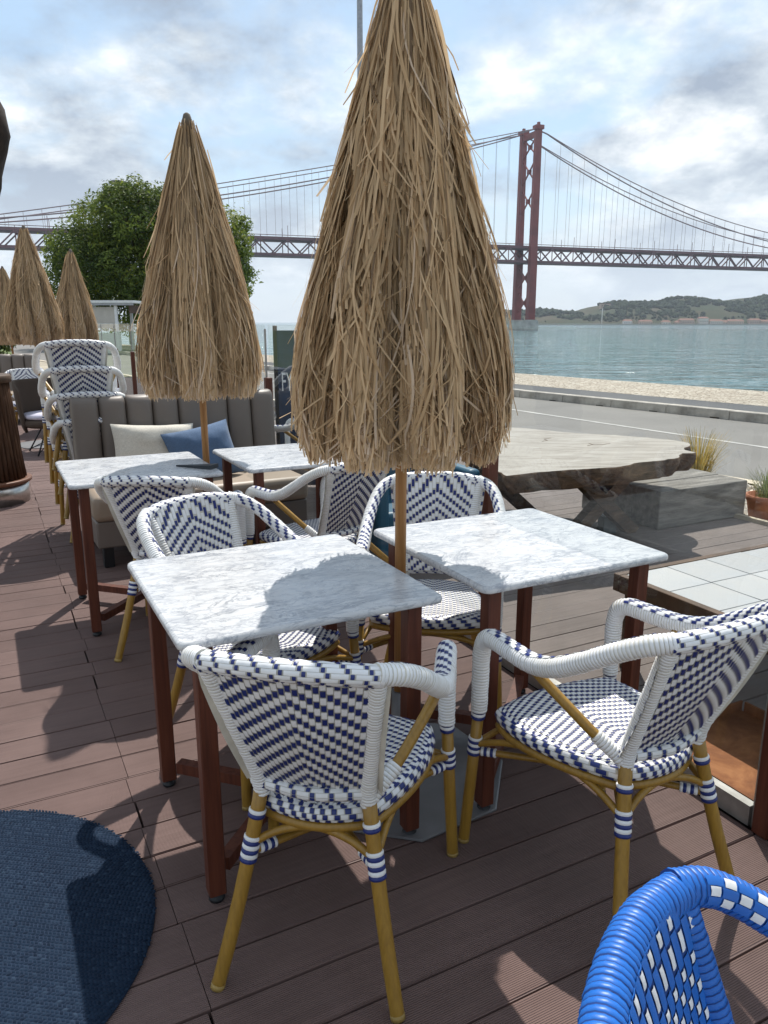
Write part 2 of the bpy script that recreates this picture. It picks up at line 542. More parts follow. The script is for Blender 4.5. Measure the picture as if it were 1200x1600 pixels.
# kerb, one stone after the other
kerb = thing('kerb', None, None)
tag(kerb, kind='structure')
mbk = MB(); mbk.rbox((0, 0, 0), (1.19, .2, .26), .015, seg=2)
kme = mbk.mesh('kerb_stone', simple('kerb_concrete', (.36, .33, .29), .85, .35, 5, .3))
mbd = MB(); mbd.box((0, -.1, 0), (.16, .03, .055))
kslot = mbd.mesh('drain_slot', M['joist'])
ang = math.atan2(RD.y, RD.x)
for k in range(34):
    s = -34 + k * 1.2
    o = link('kerb_stone', kme, kerb, rp(s, 12.15, -.10 + rng.uniform(-.004, .004))); o.rotation_euler = (0, 0, ang + rng.uniform(-.004, .004))
    q = link('drain_slot', kslot, o, (.35, 0, -.03))
mb = MB(); mb.box(rp(-217, 12.15, -.10), (364, .2, .26), Matrix.Rotation(ang, 3, 'Z')); mb.build('kerb_run', simple('kerb_far_concrete', (.36, .33, .29), .85, .35, 5), kerb)
# pale road edging
strip('road_edging', 7.32, 7.5, GZ + .012, simple('pale_edging', (.52, .45, .35), .85, .25, 4))
# white stone chippings between deck and road
mb = MB()
mb.add([D(5.02, -6, GZ - .004), rp(14, 7.32, GZ - .004), rp(-14, 7.32, GZ - .004), D(5.02, 13, GZ - .004)], [(0, 1, 2, 3)], 0, False)
tag(mb.build('verge', simple('crushed_limestone', (.55, .49, .40), .9, .3, 18, .5)), kind='structure')
mb = MB(); rng = random.Random(11)
for k in range(2600):
    a = rng.uniform(5.06, 7.2); b = rng.uniform(1.8, 6.2)
    c = D(a, b, GZ)
    if c.dot(RN) > 7.28: continue
    r = rng.uniform(.018, .045)
    rot = Matrix.Rotation(rng.uniform(0, 6), 3, Vector((rng.random(), rng.random(), rng.random() + .1)))
    vs_ = [rot @ Vector((x * r * rng.uniform(.7, 1.2), y * r * rng.uniform(.7, 1.2), z * r * .7)) + c + Vector((0, 0, r * .3)) for x, y, z in ((1, 0, 0), (-1, 0, 0), (0, 1, 0), (0, -1, 0), (0, 0, 1), (0, 0, -1))]
    mb.add(vs_, [(0, 2, 4), (2, 1, 4), (1, 3, 4), (3, 0, 4), (2, 0, 5), (1, 2, 5), (3, 1, 5), (0, 3, 5)], 0, False)
tag(mb.build('stone_chippings', simple('limestone_chip', (.58, .52, .44), .9, .3, 25)), 'loose white limestone chippings between the deck and the road', 'chippings', kind='stuff')
# lawn far left
mb = MB(); mb.add([D(-60, 22, GZ + .004), D(1.5, 22, GZ + .004), D(1.5, 140, GZ + .004), D(-60, 140, GZ + .004)], [(0, 1, 2, 3)], 0, False)
tag(mb.build('lawn', simple('lawn_grass', (.10, .14, .035), .9, .4, 1.5, .4)), kind='structure')
# river
WZ = -6.0
def mk_water():
    m = Mat('river_water', .06, .6)
    geo = m.N('ShaderNodeNewGeometry')
    mp_ = m.N('ShaderNodeMapping'); mp_.inputs['Rotation'].default_value = (0, 0, R(-20)); mp_.inputs['Scale'].default_value = (.55, 1, 1)
    m.l.new(geo.outputs['Position'], mp_.inputs[0])
    a = m.noise(mp_.outputs[0], .30, 2, .45, .4); b = m.noise(mp_.outputs[0], .05, 3, .5); c = m.noise(mp_.outputs[0], 1.1, 1, .4)
    m.col(m.mix(b, (.070, .150, .160), (.10, .195, .203)))
    h = m.math('ADD', m.math('ADD', a, m.math('MULTIPLY', b, 2.0)), m.math('MULTIPLY', c, .16))
    m.bump(h, 1.0, 1.6)
    return m.m
mb = MB()
mb.add([rp(-9000, 16.3, WZ), rp(3000, 16.3, WZ), rp(3000, 12000, WZ), rp(-9000, 12000, WZ)], [(0, 1, 2, 3)], 0, False)
tag(mb.build('river', mk_water()), kind='structure')

# ------------------------------------------------------------------ far bank
def mk_hill():
    m = Mat('hillside', .95, .1)
    v = m.coord()
    n = m.noise(v, .012, 6, .6); n2_ = m.noise(v, .05, 4)
    c = m.ramp(n, [(.35, (.022, .034, .017)), (.5, (.040, .040, .022)), (.62, (.075, .055, .038)), (.75, (.034, .042, .022))])
    m.col(m.mix(m.math('MULTIPLY', n2_, .5), c, (.05, .07, .03)))
    return m.m
def ridge(x):
    """height of the far ridge above the river along world x"""
    t = min(1, max(0, (x - 60) / 120)); t = t * t * (3 - 2 * t)
    h = 40 + 8 * math.sin(x * .011) + 5 * math.sin(x * .031 + 1) + max(0, x - 560) * .075
    return t * min(h, 130)
def hill_z(x, y):
    s = (y - 1890) / 320
    s = min(1, max(0, s)); s = s ** .6 * (1.15 - .15 * s)
    return WZ + 1 + ridge(x) * s + 5 * noise.noise(Vector((x * .012, y * .012, 0))) * s
mb = MB(); nx, ny = 150, 16
for j in range(ny):
    for i in range(nx):
        x = 60 + i * 20; y = 1885 + j * 30 + (0 if j else -25)
        mb.v.append((x, y, hill_z(x, y) if j else WZ - 1))
for j in range(ny - 1):
    for i in range(nx - 1):
        k = j * nx + i
        mb.f.append((k, k + 1, k + nx + 1, k + nx)); mb.m.append(0); mb.sm.append(True)
tag(mb.build('hills', mk_hill()), kind='structure')
ICO = None
def blob(mb, c, r, rng, sq=.8, mat=0):
    global ICO
    if ICO is None:
        bm = bmesh.new(); bmesh.ops.create_icosphere(bm, subdivisions=2, radius=1)
        bm.verts.index_update()
        ICO = ([v.co.copy() for v in bm.verts], [tuple(v.index for v in f.verts) for f in bm.faces]); bm.free()
    vs_ = [Vector((p.x * r, p.y * r, p.z * r * sq)) * rng.uniform(.72, 1.22) + c for p in ICO[0]]
    mb.add(vs_, ICO[1], mat, False)
mb = MB(); rng = random.Random(5)
for k in range(4200):
    x = rng.uniform(110, 1500); y = rng.choice((rng.uniform(1900, 2200), rng.uniform(2080, 2230)))
    if noise.noise(Vector((x * .008, y * .012, 3))) < -.18: continue
    z = hill_z(x, y)
    r = rng.uniform(3, 7.5) * (1.0 if y > 1930 else .6)
    blob(mb, Vector((x, y, z + r * .45)), r, rng, rng.uniform(.7, 1.15))
m = Mat('far_woodland', .95, .1); m.col(m.ramp(m.noise(m.coord(), .03, 5), [(.35, (.016, .030, .016)), (.6, (.034, .052, .024)), (.75, (.060, .068, .034))]))
tag(mb.build('woodland', m.m), 'dark green woodland covering the hills across the river', 'woodland', kind='stuff')
rng = random.Random(9)
wallc = [simple('far_wall_%d' % i, c, .9) for i, c in enumerate([(.55, .50, .44), (.50, .38, .30), (.60, .58, .55), (.45, .33, .27)])]
roofc = simple('far_roof_tile', (.20, .105, .075), .9)
winm = simple('far_window', (.04, .045, .05), .4)
fb = [(980, 20, 9), (1008, 30, 8), (1040, 18, 7), (1072, 34, 11), (1098, 22, 15), (1118, 30, 9), (1148, 38, 9), (1178, 26, 11), (1196, 30, 8), (1130, 16, 7), (1060, 16, 6)]
where = ['leftmost of the row', 'second from the left', 'third from the left', 'behind the low sheds', 'tallest of the row', 'right of the tallest one', 'long one left of the picture edge', 'second from the right edge', 'at the right picture edge', 'small one before the hill', 'small one near the middle']
for (u, w, h), wh in zip(fb, where):
    p = at(u, 505, 1875); x = p.x
    t = thing('far_building', 'riverside building with red roof across the water, ' + wh, 'building', (x, 1876, WZ + .5), rng.uniform(-.1, .1), 'buildings on the far bank')
    mb = MB(); mb.box((0, 0, h / 2), (w, 14, h)); mb.build('wall', rng.choice(wallc), t)
    mb = MB(); y0, z0 = 8, h
    mb.add([(-w / 2 - 1, -8, h), (w / 2 + 1, -8, h), (w / 2 + 1, 8, h), (-w / 2 - 1, 8, h), (-w / 2 + 2, 0, h + 4), (w / 2 - 2, 0, h + 4)], [(0, 1, 5, 4), (2, 3, 4, 5), (1, 2, 5), (3, 0, 4), (3, 2, 1, 0)], 0, False)
    mb.build('roof', roofc, t)
    nw = int(w / 5)
    for k in range(nw):
        mb = MB(); mb.box((-w / 2 + (k + .5) * w / nw, -7.05, h * .55), (1.6, .2, 2.4)); mb.build('window', winm, t)
t = thing('far_house', 'pink house with flat roof on the hilltop right of the bridge tower', 'house', (at(945, 480, 2150).x, 2150, hill_z(at(945, 480, 2150).x, 2150)))
mb = MB(); mb.box((0, 0, 5), (26, 14, 14)); mb.build('wall', wallc[1], t)
mb = MB(); mb.box((0, 0, 12.6), (28, 16, 1.2)); mb.build('roof', roofc, t)
for k in range(4):
    mb = MB(); mb.box((-9 + 6 * k, -7.1, 7), (2, .3, 3)); mb.build('window', winm, t)
t = thing('mast', 'thin pale mast standing before the wooded hill', 'mast', (at(940, 505, 1872).x, 1872, WZ))
mb = MB(); mb.tube([(0, 0, 0), (0, 0, 38)], [1.2, .7], 8); mb.build('pole', wallc[2], t)
mb = MB(); mb.bar((-5, 0, 33), (5, 0, 33), .8, .8); mb.build('cross_arm', wallc[2], t)
mb = MB()
mb.box((1250, 1866, WZ + 1.6), (2300, 10, 3.2))
tag(mb.build('far_quay', simple('far_quay_stone', (.36, .34, .30), .9)), kind='structure')

# ------------------------------------------------------------------ suspension bridge
BA = R(19.6)
AX = Vector((math.cos(BA), math.sin(BA), 0)); BN = Vector((-math.sin(BA), math.cos(BA), 0))
T0 = Vector((134, 763, 0))
def bp(s, w, z): return T0 + AX * s + BN * w + Vector((0, 0, z))
BROT = Matrix.Rotation(BA, 3, 'Z')
M['bridge'] = simple('bridge_red_paint', (.20, .045, .042), .6, .25, .08)
M['bridge_deck'] = simple('bridge_deck_steel', (.15, .075, .085), .7, .25, .05)
M['cable'] = simple('bridge_cable', (.22, .16, .17), .7)
M['pier'] = simple('pier_concrete', (.42, .41, .38), .9, .3, .15)
br = thing('suspension_bridge', 'red suspension bridge with tall twin-legged tower crossing the river', 'bridge', (0, 0, 0))
HW = 13.2
for s_ in (-1, 1):
    mb = MB()
    zs = [2, 60, 70, 120, 169]
    for i in range(4):
        w0, w1 = 8.8 - i * .55, 8.8 - (i + 1) * .55
        vs_ = []
        for z, w in ((zs[i], w0), (zs[i + 1], w1)):
            for x, y in ((-1, -1), (1, -1), (1, 1), (-1, 1)):
                vs_.append(bp(x * w / 2 * .85, s_ * HW + y * w / 2 * .62, z))
        mb.add(vs_, [(0, 1, 5, 4), (1, 2, 6, 5), (2, 3, 7, 6), (3, 0, 4, 7), (4, 5, 6, 7), (3, 2, 1, 0)], 0, False)
    leg = mb.build('tower_leg', M['bridge'], br)
    mb = MB(); mb.box(bp(0, s_ * HW, 170.6), (8, 7, 3.4), BROT); mb.box(bp(0, s_ * HW, 173.5), (2.2, 2.2, 3), BROT); mb.build('saddle', M['bridge'], leg)
def xbrace(z0, z1):
    mb = MB()
    for a_, b_ in ((-1, 1), (1, -1)):
        mb.bar(bp(0, a_ * HW, z0), bp(0, b_ * HW, z1), 1.1, 1.1)
    mb.box(bp(0, 0, (z0 + z1) / 2), (3, 3.4, 3.4), BROT)
    mb.build('cross_brace', M['bridge'], br)
for z0, z1 in ((8, 30), (31, 53), (98, 122), (124, 147), (147, 166)):
    xbrace(z0, z1)
mb = MB(); mb.bar(bp(0, -HW, 166), bp(0, HW, 166), 3, 5); mb.build('portal_beam', M['bridge'], br)
mb = MB()
mb.box(bp(0, 0, (WZ + 2) / 2 - .5), (13, 36, 2 - WZ + 1), BROT); mb.box(bp(0, -HW, 2.6), (11, 10, 1.6), BROT); mb.box(bp(0, HW, 2.6), (11, 10, 1.6), BROT)
mb.build('pier', M['pier'], br)
S0, S1 = -760, 640
mb = MB(); mb.box(bp((S0 + S1) / 2, 0, 68.9), (S1 - S0, 22, 2.4), BROT); mb.build('roadway', M['bridge_deck'], br)
mb = MB(); mb.box(bp((S0 + S1) / 2, 0, 56.0), (S1 - S0, 14, 1.8), BROT); mb.build('railway_deck', M['bridge_deck'], br)
mb = MB()
for w in (-10.5, 10.5):
    mb.box(bp((S0 + S1) / 2, w, 56.1), (S1 - S0, 1.3, 2.1), BROT)
    k = S0
    i = 0
    while k < S1:
        z0, z1 = (57, 68) if i % 2 else (68, 57)
        mb.bar(bp(k, w, z0), bp(k + 11.5, w, z1), 1.0, 1.0)
        if i % 2 == 0: mb.bar(bp(k, w, 57), bp(k, w, 68), .7, .7)
        k += 11.5; i += 1
tag(mb.build('truss', M['bridge_deck'], br), kind='stuff')
mb = MB()
for w in (-11, 11):
    mb.box(bp((S0 + S1) / 2, w, 71.4), (S1 - S0, .25, .5), BROT)
    for k in range(int((S1 - S0) / 23)):
        mb.bar(bp(S0 + 23 * k, w, 70), bp(S0 + 23 * k, w, 79 if k % 2 else 71.4), .35, .35)
tag(mb.build('railing', M['bridge_deck'], br), kind='stuff')
def cab(s, up):
    if s >= 0:
        return 74 + up + (170 - 74 - up) * ((s - 400) / 400) ** 2
    t_ = -s / 483
    return 170 + (72 - 170) * t_ - 4 * (13 - up) * t_ * (1 - t_)
hang = MB()
for w in (-HW, HW):
    for up in (0, 9):
        pts = [bp(s, w, cab(s, up)) for s in range(-483, 640, 12)]
        mb = MB(); mb.tube(pts, .55 if up == 0 else .42, 6); mb.build('main_cable', M['cable'], br)
    for s in range(-470, 640, 13):
        if abs(s) < 14: continue
        hang.bar(bp(s, w, 70), bp(s, w, cab(s, 9)), .20, .20)
tag(hang.build('hangers', M['cable'], br), kind='stuff')
for k in (-490, -600):
    for w in (-8, 8):
        mb = MB(); mb.bar(bp(k, w, -6), bp(k, w, 55.2), 5, 5); mb.build('side_pier', M['bridge'], br)

# ------------------------------------------------------------------ trees
def mk_leaf(name, dark, light):
    m = Mat(name, .6, .3)
    c = m.ramp(m.attr(), [(0, dark), (.6, light), (1, tuple(x * y for x, y in zip(light, (1.7, 1.35, .9))))])
    m.col(c)
    tr = m.N('ShaderNodeBsdfTranslucent'); m.l.new(c, tr.inputs['Color'])
    ms = m.N('ShaderNodeMixShader'); ms.inputs[0].default_value = .42
    m.l.new(m.b.outputs[0], ms.inputs[1]); m.l.new(tr.outputs[0], ms.inputs[2]); m.l.new(ms.outputs[0], m.out.inputs[0])
    return m.m
def bark(name, c): return simple(name, c, .95, .4, 8, .8)
M['bark'] = bark('tree_bark', (.09, .07, .05))
def foliage(clumps, n, size, rng, shell=.62):
    """leaf-sized faces spread through a set of ellipsoid clumps"""
    mb = MB(); tint = []
    wts = [c[1] * c[2] for c in clumps]; tot = sum(wts)
    for (c, rx, rz), w in zip(clumps, wts):
        ctint = rng.uniform(-.16, .16)
        for _ in range(int(n * w / tot)):
            d = Vector((rng.gauss(0, 1), rng.gauss(0, 1), rng.gauss(0, 1))).normalized()
            nn_ = noise.noise(d * 2.3 + c * .7)
            rr = (shell + (1 - shell) * rng.random() ** .5) * (1 + .42 * nn_ + .25 * noise.noise(d * 6 + c))
            if rng.random() < .05: rr *= 1.15
            p = c + Vector((d.x * rx, d.y * rx, d.z * rz)) * rr
            s_ = size * rng.uniform(.6, 1.35)
            u_ = Vector((rng.gauss(0, 1), rng.gauss(0, 1), rng.gauss(0, .7))).normalized()
            nrm = (d + Vector((rng.gauss(0, .6), rng.gauss(0, .6), rng.gauss(0, .6) + .3))).normalized()
            u_ = (u_ - nrm * u_.dot(nrm)).normalized(); v_ = nrm.cross(u_)
            o = len(mb.v)
            mb.v += [tuple(p - u_ * s_), tuple(p + v_ * s_ * .42 + nrm * s_ * .1), tuple(p + u_ * s_), tuple(p - v_ * s_ * .42 + nrm * s_ * .1)]
            mb.f.append((o, o + 1, o + 2, o + 3)); mb.m.append(0); mb.sm.append(False)
            tv = min(1, max(0, .40 + ctint * 1.6 + .35 * nn_ + rng.gauss(0, .2)))
            tint += [tv] * 4
    mb.tint = tint
    return mb
def tree(label, base, clumps, n, size, leaf, seed, trunk_h):
    rng = random.Random(seed)
    t = thing('tree', label, 'tree', base)
    cl = [(c - Vector(base), rx, rz) for c, rx, rz in clumps]
    foliage(cl, n, size, rng).build('crown', leaf, t)
    mb = MB()
    mb.tube(spline([(0, 0, -.1), (.1, 0, trunk_h * .5), (-.05, .1, trunk_h)], .4), [.35] * 0 or .32, 9)
    for c, rx, rz in cl:
        mb.tube(spline([(0, 0, trunk_h * .75), (c.x * .4, c.y * .4, trunk_h * .75 + (c.z - trunk_h * .75) * .6), tuple(c)], .5), .12, 6)
    mb.build('trunk', M['bark'], t)
    return t
rng = random.Random(21)
cl = []
YT = 48
for u, v, r in ((130, 400, 2.1), (165, 355, 2.1), (215, 345, 2.5), (275, 350, 2.4), (330, 370, 2.2), (160, 430, 2.3), (220, 410, 3.1), (290, 415, 2.8), (345, 420, 1.9), (115, 440, 1.8), (185, 465, 2.4), (260, 465, 2.6), (355, 455, 1.3), (195, 322, 1.5), (180, 310, .9), (215, 310, 1.0), (365, 385, 1.1), (372, 425, .9), (300, 330, 1.6), (250, 322, 1.3), (105, 395, 1.3), (382, 455, .45), (378, 350, .6)):
    p = at(u, v, YT + rng.uniform(-1.5, 1.5)); cl.append((p, r, r * rng.uniform(.75, .95)))
base = at(235, 500, YT); base.z = GZ
tree('big dense green tree with a rounded crown behind the thatched umbrellas', base, cl, 95000, .105, mk_leaf('broad_leaf', (.034, .062, .015), (.17, .225, .040)), 4, 3.5)
cl = []
for u, v, r in ((-40, 470, 1.6), (0, 500, .9), (-5, 478, .6), (-20, 520, 1.4), (8, 515, .6)):
    cl.append((at(u, v, 38), r, r * .85))
base = at(-30, 500, 38); base.z = GZ
tree('small light green tree at the left picture edge beside the bridge pier', base, cl, 5000, .15, mk_leaf('light_leaf', (.04, .065, .015), (.10, .15, .035)), 6, 1.5)

# ------------------------------------------------------------------ kiosk, lamps, mast
kx = at(176, 500, 40)
M['wpaint'] = simple('white_paint', (.70, .71, .72), .5, .08)
M['blind'] = simple('canvas_blind', (.50, .47, .43), .9, .08, 3)
k = thing('kiosk', 'white framed kiosk with lowered beige blind in front of the big tree', 'kiosk', (kx.x - 1.75, 40, GZ), 0)
def kb(name, c, s, m_): 
    mb = MB(); mb.box(c, s); return mb.build(name, m_, k)
kb('roof', (1.35, 1.2, 2.56), (3.1, 2.8, .12), M['wpaint'])
for x, y in ((0, 0), (1.95, 0), (0, 2.4), (1.95, 2.4)): kb('post', (x, y, 1.25), (.13, .13, 2.5), M['wpaint'])
kb('fascia', (1.35, -.16, 2.44), (3.1, .05, .12), simple('grey_fascia', (.33, .34, .36), .6))
kb('blind', (.98, .02, 1.78), (1.78, .03, 1.05), M['blind'])
kb('side_wall', (2.6, 1.2, 2.2), (.05, 2.2, .4), simple('kiosk_brown', (.10, .06, .045), .7))
kb('counter', (.98, .4, .5), (1.8, .6, 1.0), M['wpaint'])
sl = thing('street_lamp', 'grey street lamp whose flat head rises above the tree', 'street lamp', (at(185, 285, 56).x, 56, GZ))
hz = at(185, 286, 56).z - GZ
gm = simple('lamp_grey', (.16, .17, .18), .5)
mb = MB(); mb.tube([(0, 0, 0), (0, 0, hz - .3)], [.1, .06], 10); mb.build('pole', gm, sl)
mb = MB(); mb.lathe([(.05, -.35), (.25, -.15), (.62, -.05), (.66, .05), (.4, .16), (.05, .2)], 18, (0, 0, hz)); mb.build('lamp_head', gm, sl)
mp_ = at(564, 300, 26)
sm = thing('lamp_mast', 'tall slim grey lamp mast rising behind the big thatched umbrella', 'mast', (mp_.x, 26, 0))
mb = MB(); mb.tube([(0, 0, 0), (0, 0, 6), (0, 0, 14)], [.12, .10, .075], 14); mb.build('pole', simple('galvanised_mast', (.30, .31, .33), .45, metal=.3), sm)
mb = MB(); mb.lathe([(.2, 0), (.2, .05), (.13, .07), (.12, .3)], 14); mb.build('base_flange', gm, sm)
mb = MB(); mb.tube(spline([(0, 0, 13.9), (.3, 0, 14.6), (1.6, 0, 14.9)], .2), .05, 8); mb.build('arm', gm, sm)
mb = MB(); mb.rbox((1.9, 0, 14.9), (.8, .3, .14), .05); mb.build('lamp_head', gm, sm)

# ------------------------------------------------------------------ woven bistro armchair
def weave(mb, S, ncol, nper, frac, shift, h, mats=(0, 1), off=0.0, ins=.05, flip=1, chev=True, skip=None, cins=.05):
    """individual strand passes: domed pads, coloured ones stepping from column to column"""
    for i in range(ncol):
        u0, u1 = i / ncol, (i + 1) / ncol
        du = (u1 - u0) * ins
        ph = (-abs(i - (ncol - 1) / 2) if chev else i) * shift
        ph -= math.floor(ph)
        for k in range(-1, nper + 1):
            for w0, w1, mt in ((0, frac, mats[1]), (frac, 1, mats[0])):
                v0, v1 = (k + ph + w0) / nper, (k + ph + w1) / nper
                v0, v1 = max(0, v0), min(1, v1)
                if v1 - v0 < .08 / nper: continue
                if skip and skip((u0 + u1) / 2, (v0 + v1) / 2): continue
                dv_ = .035 / nper
                de = du if mt == mats[0] else (u1 - u0) * cins
                us = (u0 + de, (u0 + u1) / 2, u1 - de); vv = (v0 + dv_, (v0 + v1) / 2, v1 - dv_)
                hh = h * (1.35 if mt == mats[1] else 1.0)
                P = []
                for b_, v_ in enumerate(vv):
                    for a_, u_ in enumerate(us):
                        p = S(u_, v_)
                        eps = 1e-3
                        n = (S(u_ + eps, v_) - S(u_ - eps, v_)).cross(S(u_, v_ + eps) - S(u_, v_ - eps))
                        n = n.normalized() * flip
                        k_ = (1 if (a_ == 1) else .35) * (1 if b_ == 1 else .45)
                        P.append(p + n * (off + hh * k_))
                fs = [(0, 1, 4, 3), (1, 2, 5, 4), (3, 4, 7, 6), (4, 5, 8, 7)]
                if flip < 0: fs = [tuple(reversed(q)) for q in fs]
                mb.add(P, fs, mt, True)
def sheet(mb, S, nu, nv, mat, flip=1):
    vs_ = [S(i / nu, j / nv) for j in range(nv + 1) for i in range(nu + 1)]
    fs = [(j * (nu + 1) + i, j * (nu + 1) + i + 1, (j + 1) * (nu + 1) + i + 1, (j + 1) * (nu + 1) + i) for j in range(nv) for i in range(nu)]
    if flip < 0: fs = [tuple(reversed(q)) for q in fs]
    mb.add(vs_, fs, mat, True)
def wrapped(mb, ctrl, r, w, rng, ns=12, mat=0, gro=True):
    """tube closely wound with flat strand"""
    pts = spline(ctrl, w)
    n_ = len(pts); out, rad, ms = [], [], []
    for i in range(n_ - 1):
        jit = rng.uniform(-.0006, .0006)
        rr = r if not callable(r) else r(i / (n_ - 1))
        for t_, k in ((.0, -.0013), (.10, .0002), (.5, .0009), (.90, .0002)):
            out.append(pts[i].lerp(pts[i + 1], t_)); rad.append(rr + k + jit)
            ms.append(2 if t_ in (.0, .90) and gro else mat)  # shade between the windings painted as bands of the darker backing colour
    mb.tube(out, rad, ns, ms)
    return spline(ctrl, w / 3)
def stripes(mb, p, q, r, n, mats=(1, 0), ns=14):
    """striped cuff from p to q"""
    p, q = Vector(p), Vector(q); pts = []; rad = []; ms = []
    for i in range(n):
        for t_, k in ((.06, -.0012), (.3, .0004), (.7, .0004), (.94, -.0012)):
            pts.append(p.lerp(q, (i + t_) / n)); rad.append(r + k); ms.append(mats[i % 2])
    mb.tube(pts, rad, ns, ms)

def make_chair(name, cw, cb, cu, plain_rail=False):
    """cw main strand, cb check strand, cu backing, also painted shade in the winding grooves"""
    rng = random.Random(2)
    t = bpy.data.objects.new(name, None); COL.objects.link(t); t.empty_display_size = .1
    W2 = [cw, cb, cu]
    bam = M['bamboo']
    FF, FT = Vector((.263, .275, 0)), Vector((.241, .25, .43))
    RF, RT = Vector((.206, -.272, 0)), Vector((.122, -.168, .45))
    def rleg(z):
        k_ = z / .45
        return Vector((.206 - .105 * k_ + .021 * k_ * k_, -.272 + .125 * k_ - .021 * k_ * k_, z))
    def fleg(z): return FF.lerp(FT, z / .43)
    def refl(p, s): return Vector((p[0] * s, p[1], p[2]))
    for s in (1, -1):
        # legs
        mb = MB(); pts = [refl(fleg(z), s) for z in (0, .004, .02, .2, .43)]
        mb.tube(pts, [.0135, .0155, .0158, .016, .016], 14); leg = mb.build('leg', bam, t)
        mb = MB(); mb.tube([refl(fleg(.0), s), refl(fleg(.012), s)], .0163, 14); mb.build('foot_cap', M['foot'], leg)
        mb = MB(); pts = [refl(rleg(z), s) for z in (0, .004, .02, .1, .2, .3, .4, .47)]
        mb.tube(pts, [.0135, .0155, .0158] + [.0165] * 5, 14); leg = mb.build('leg', bam, t)
        mb = MB(); mb.tube([refl(rleg(.0), s), refl(rleg(.012), s)], .0163, 14); mb.build('foot_cap', M['foot'], leg)
        # striped bindings
        for fn, z0, z1, n in ((fleg, .285, .340, 6), (rleg, .285, .345, 6), (rleg, .385, .405, 2), (fleg, .395, .432, 4)):
            mb = MB(); stripes(mb, refl(fn(z0), s), refl(fn(z1), s), .0195, n); mb.build('binding', W2, t)
        # arm: front post, pad, sweep up to the back
        arm = [FT - Vector((0, 0, .012)), (.240, .250, .52), (.240, .248, .590), (.2405, .232, .632), (.243, .195, .648), (.250, .11, .650), (.257, .02, .655),
               (.260, -.06, .678), (.255, -.14, .722), (.239, -.218, .772), (.211, -.275, .804), (.168, -.315, .819)]
        arm = [refl(p, s) for p in arm]
        mb = MB()
        pts = wrapped(mb, arm, lambda q: .0215 + .0035 * math.sin(PI * min(1, q * 1.25)), .0085, rng)
        n = len(pts)
        # check strands woven into the upper and inner side
        tan = [(pts[min(i + 1, n - 1)] - pts[max(i - 1, 0)]).normalized() for i in range(n)]
        def SA(u, v, pts=pts, tan=tan, n=n, s=s):
            f = .30 + .66 * v; x = f * (n - 1); i = min(n - 2, int(x)); p = pts[i].lerp(pts[i + 1], x - i)
            tt = tan[i].lerp(tan[i + 1], x - i).normalized()
            w = min(1, max(0, (f - .52) / .2))
            d = Vector((-.15 * s, .05, 1)).lerp(Vector((-.75 * s, .55, .5)), w)
            d = (d - tt * d.dot(tt)).normalized(); b_ = tt.cross(d) * s
            a = (u - .5) * 1.5
            rr = .0215 + .0035 * math.sin(PI * min(1, f * 1.25))
            return p + (d * math.cos(a) - b_ * math.sin(a)) * rr
        weave(mb, SA, 3 if plain_rail else 4, 12, .42, .5 if plain_rail else .25, .0014, (0, 1), .0017, .04, flip=-s, chev=False)
        mb.build('arm', W2, t)
        # brace from arm to back post
        mb = MB(); br_ = spline([refl(p, s) for p in ((.249, .035, .640), (.222, -.03, .590), (.172, -.115, .512), (.132, -.158, .462))], .02)
        mb.tube(br_, .0125, 12); mb.build('arm_brace', bam, t)
        mb = MB(); wrapped(mb, [refl(p, s) for p in ((.172, -.115, .512), (.150, -.14, .485), (.126, -.164, .455))], .0165, .0085, rng); mb.build('brace_wrap', W2, t)
        # back post
        mb = MB(); wrapped(mb, [refl(p, s) for p in ((.120, -.166, .440), (.124, -.178, .50), (.145, -.235, .64), (.166, -.292, .775), (.172, -.306, .808))], .019, .0085, rng); mb.build('back_post', W2, t)
    # top rail, herringbone
    rail = spline([(-.182, -.305, .812), (-.10, -.335, .823), (0, -.345, .826), (.10, -.335, .823), (.182, -.305, .812)], .006)
    fr = frames(rail); n = len(rail)
    def SR(u, v, rad=.0205):
        v = min(.9999, max(0, v)); x = v * (n - 1); i = min(n - 2, int(x)); w = x - i
        p = rail[i].lerp(rail[i + 1], w); a = u * 2 * PI
        return p + (fr[i][0] * math.cos(a) + fr[i][1] * math.sin(a)) * rad
    mb = MB()
    if plain_rail:
        wrapped(mb, rail, .0225, .0085, rng, 16)
    else:
        mb.tube(rail, .0205, 14, 2)
        weave(mb, SR, 13, 9, .24, .2, .0022, (0, 1), .0004, .04, flip=1, chev=False)
    mb.build('top_rail', W2, t)
    # back panel
    def SB(u, v):
        x = (u - .5) * 2
        hw = .108 + .052 * v
        bow = .026 * (1 - x * x) * (.35 + .65 * v)
        return Vector((x * hw, -.172 - .135 * v - bow - .012 * math.sin(PI * v), .478 + .332 * v))
    mb = MB(); sheet(mb, SB, 12, 12, 2)
    def SBf(u, v): return SB(u, v)
    bs = .5 if plain_rail else .25
    weave(mb, SBf, 23, 9, .46, bs, .0019, (0, 1), .0035, .05, flip=1, cins=.12)
    def SF(u, v):      # sitting side: covers the posts
        x = (u - .5) * 2; p = SB(u, v)
        q = Vector((x * (.152 + .046 * v), p.y + .021 + .004 * x * x - .026 * max(0, abs(x) - .84) / .16, p.z - .006))
        w_ = max(0, (v - .9) / .1)
        return q.lerp(Vector((q.x, -.345 + .040 * x * x + .019, .826 - .014 * x * x + .011)), min(1.2, w_))
    sheet(mb, SF, 14, 12, 2, -1)
    weave(mb, SF, 25 if plain_rail else 27, 11 if plain_rail else 9, .38 if plain_rail else .44, bs, .0019, (0, 1), .0010, .05, flip=-1, cins=.20 if plain_rail else .12)
    mb.build('backrest', W2, t)
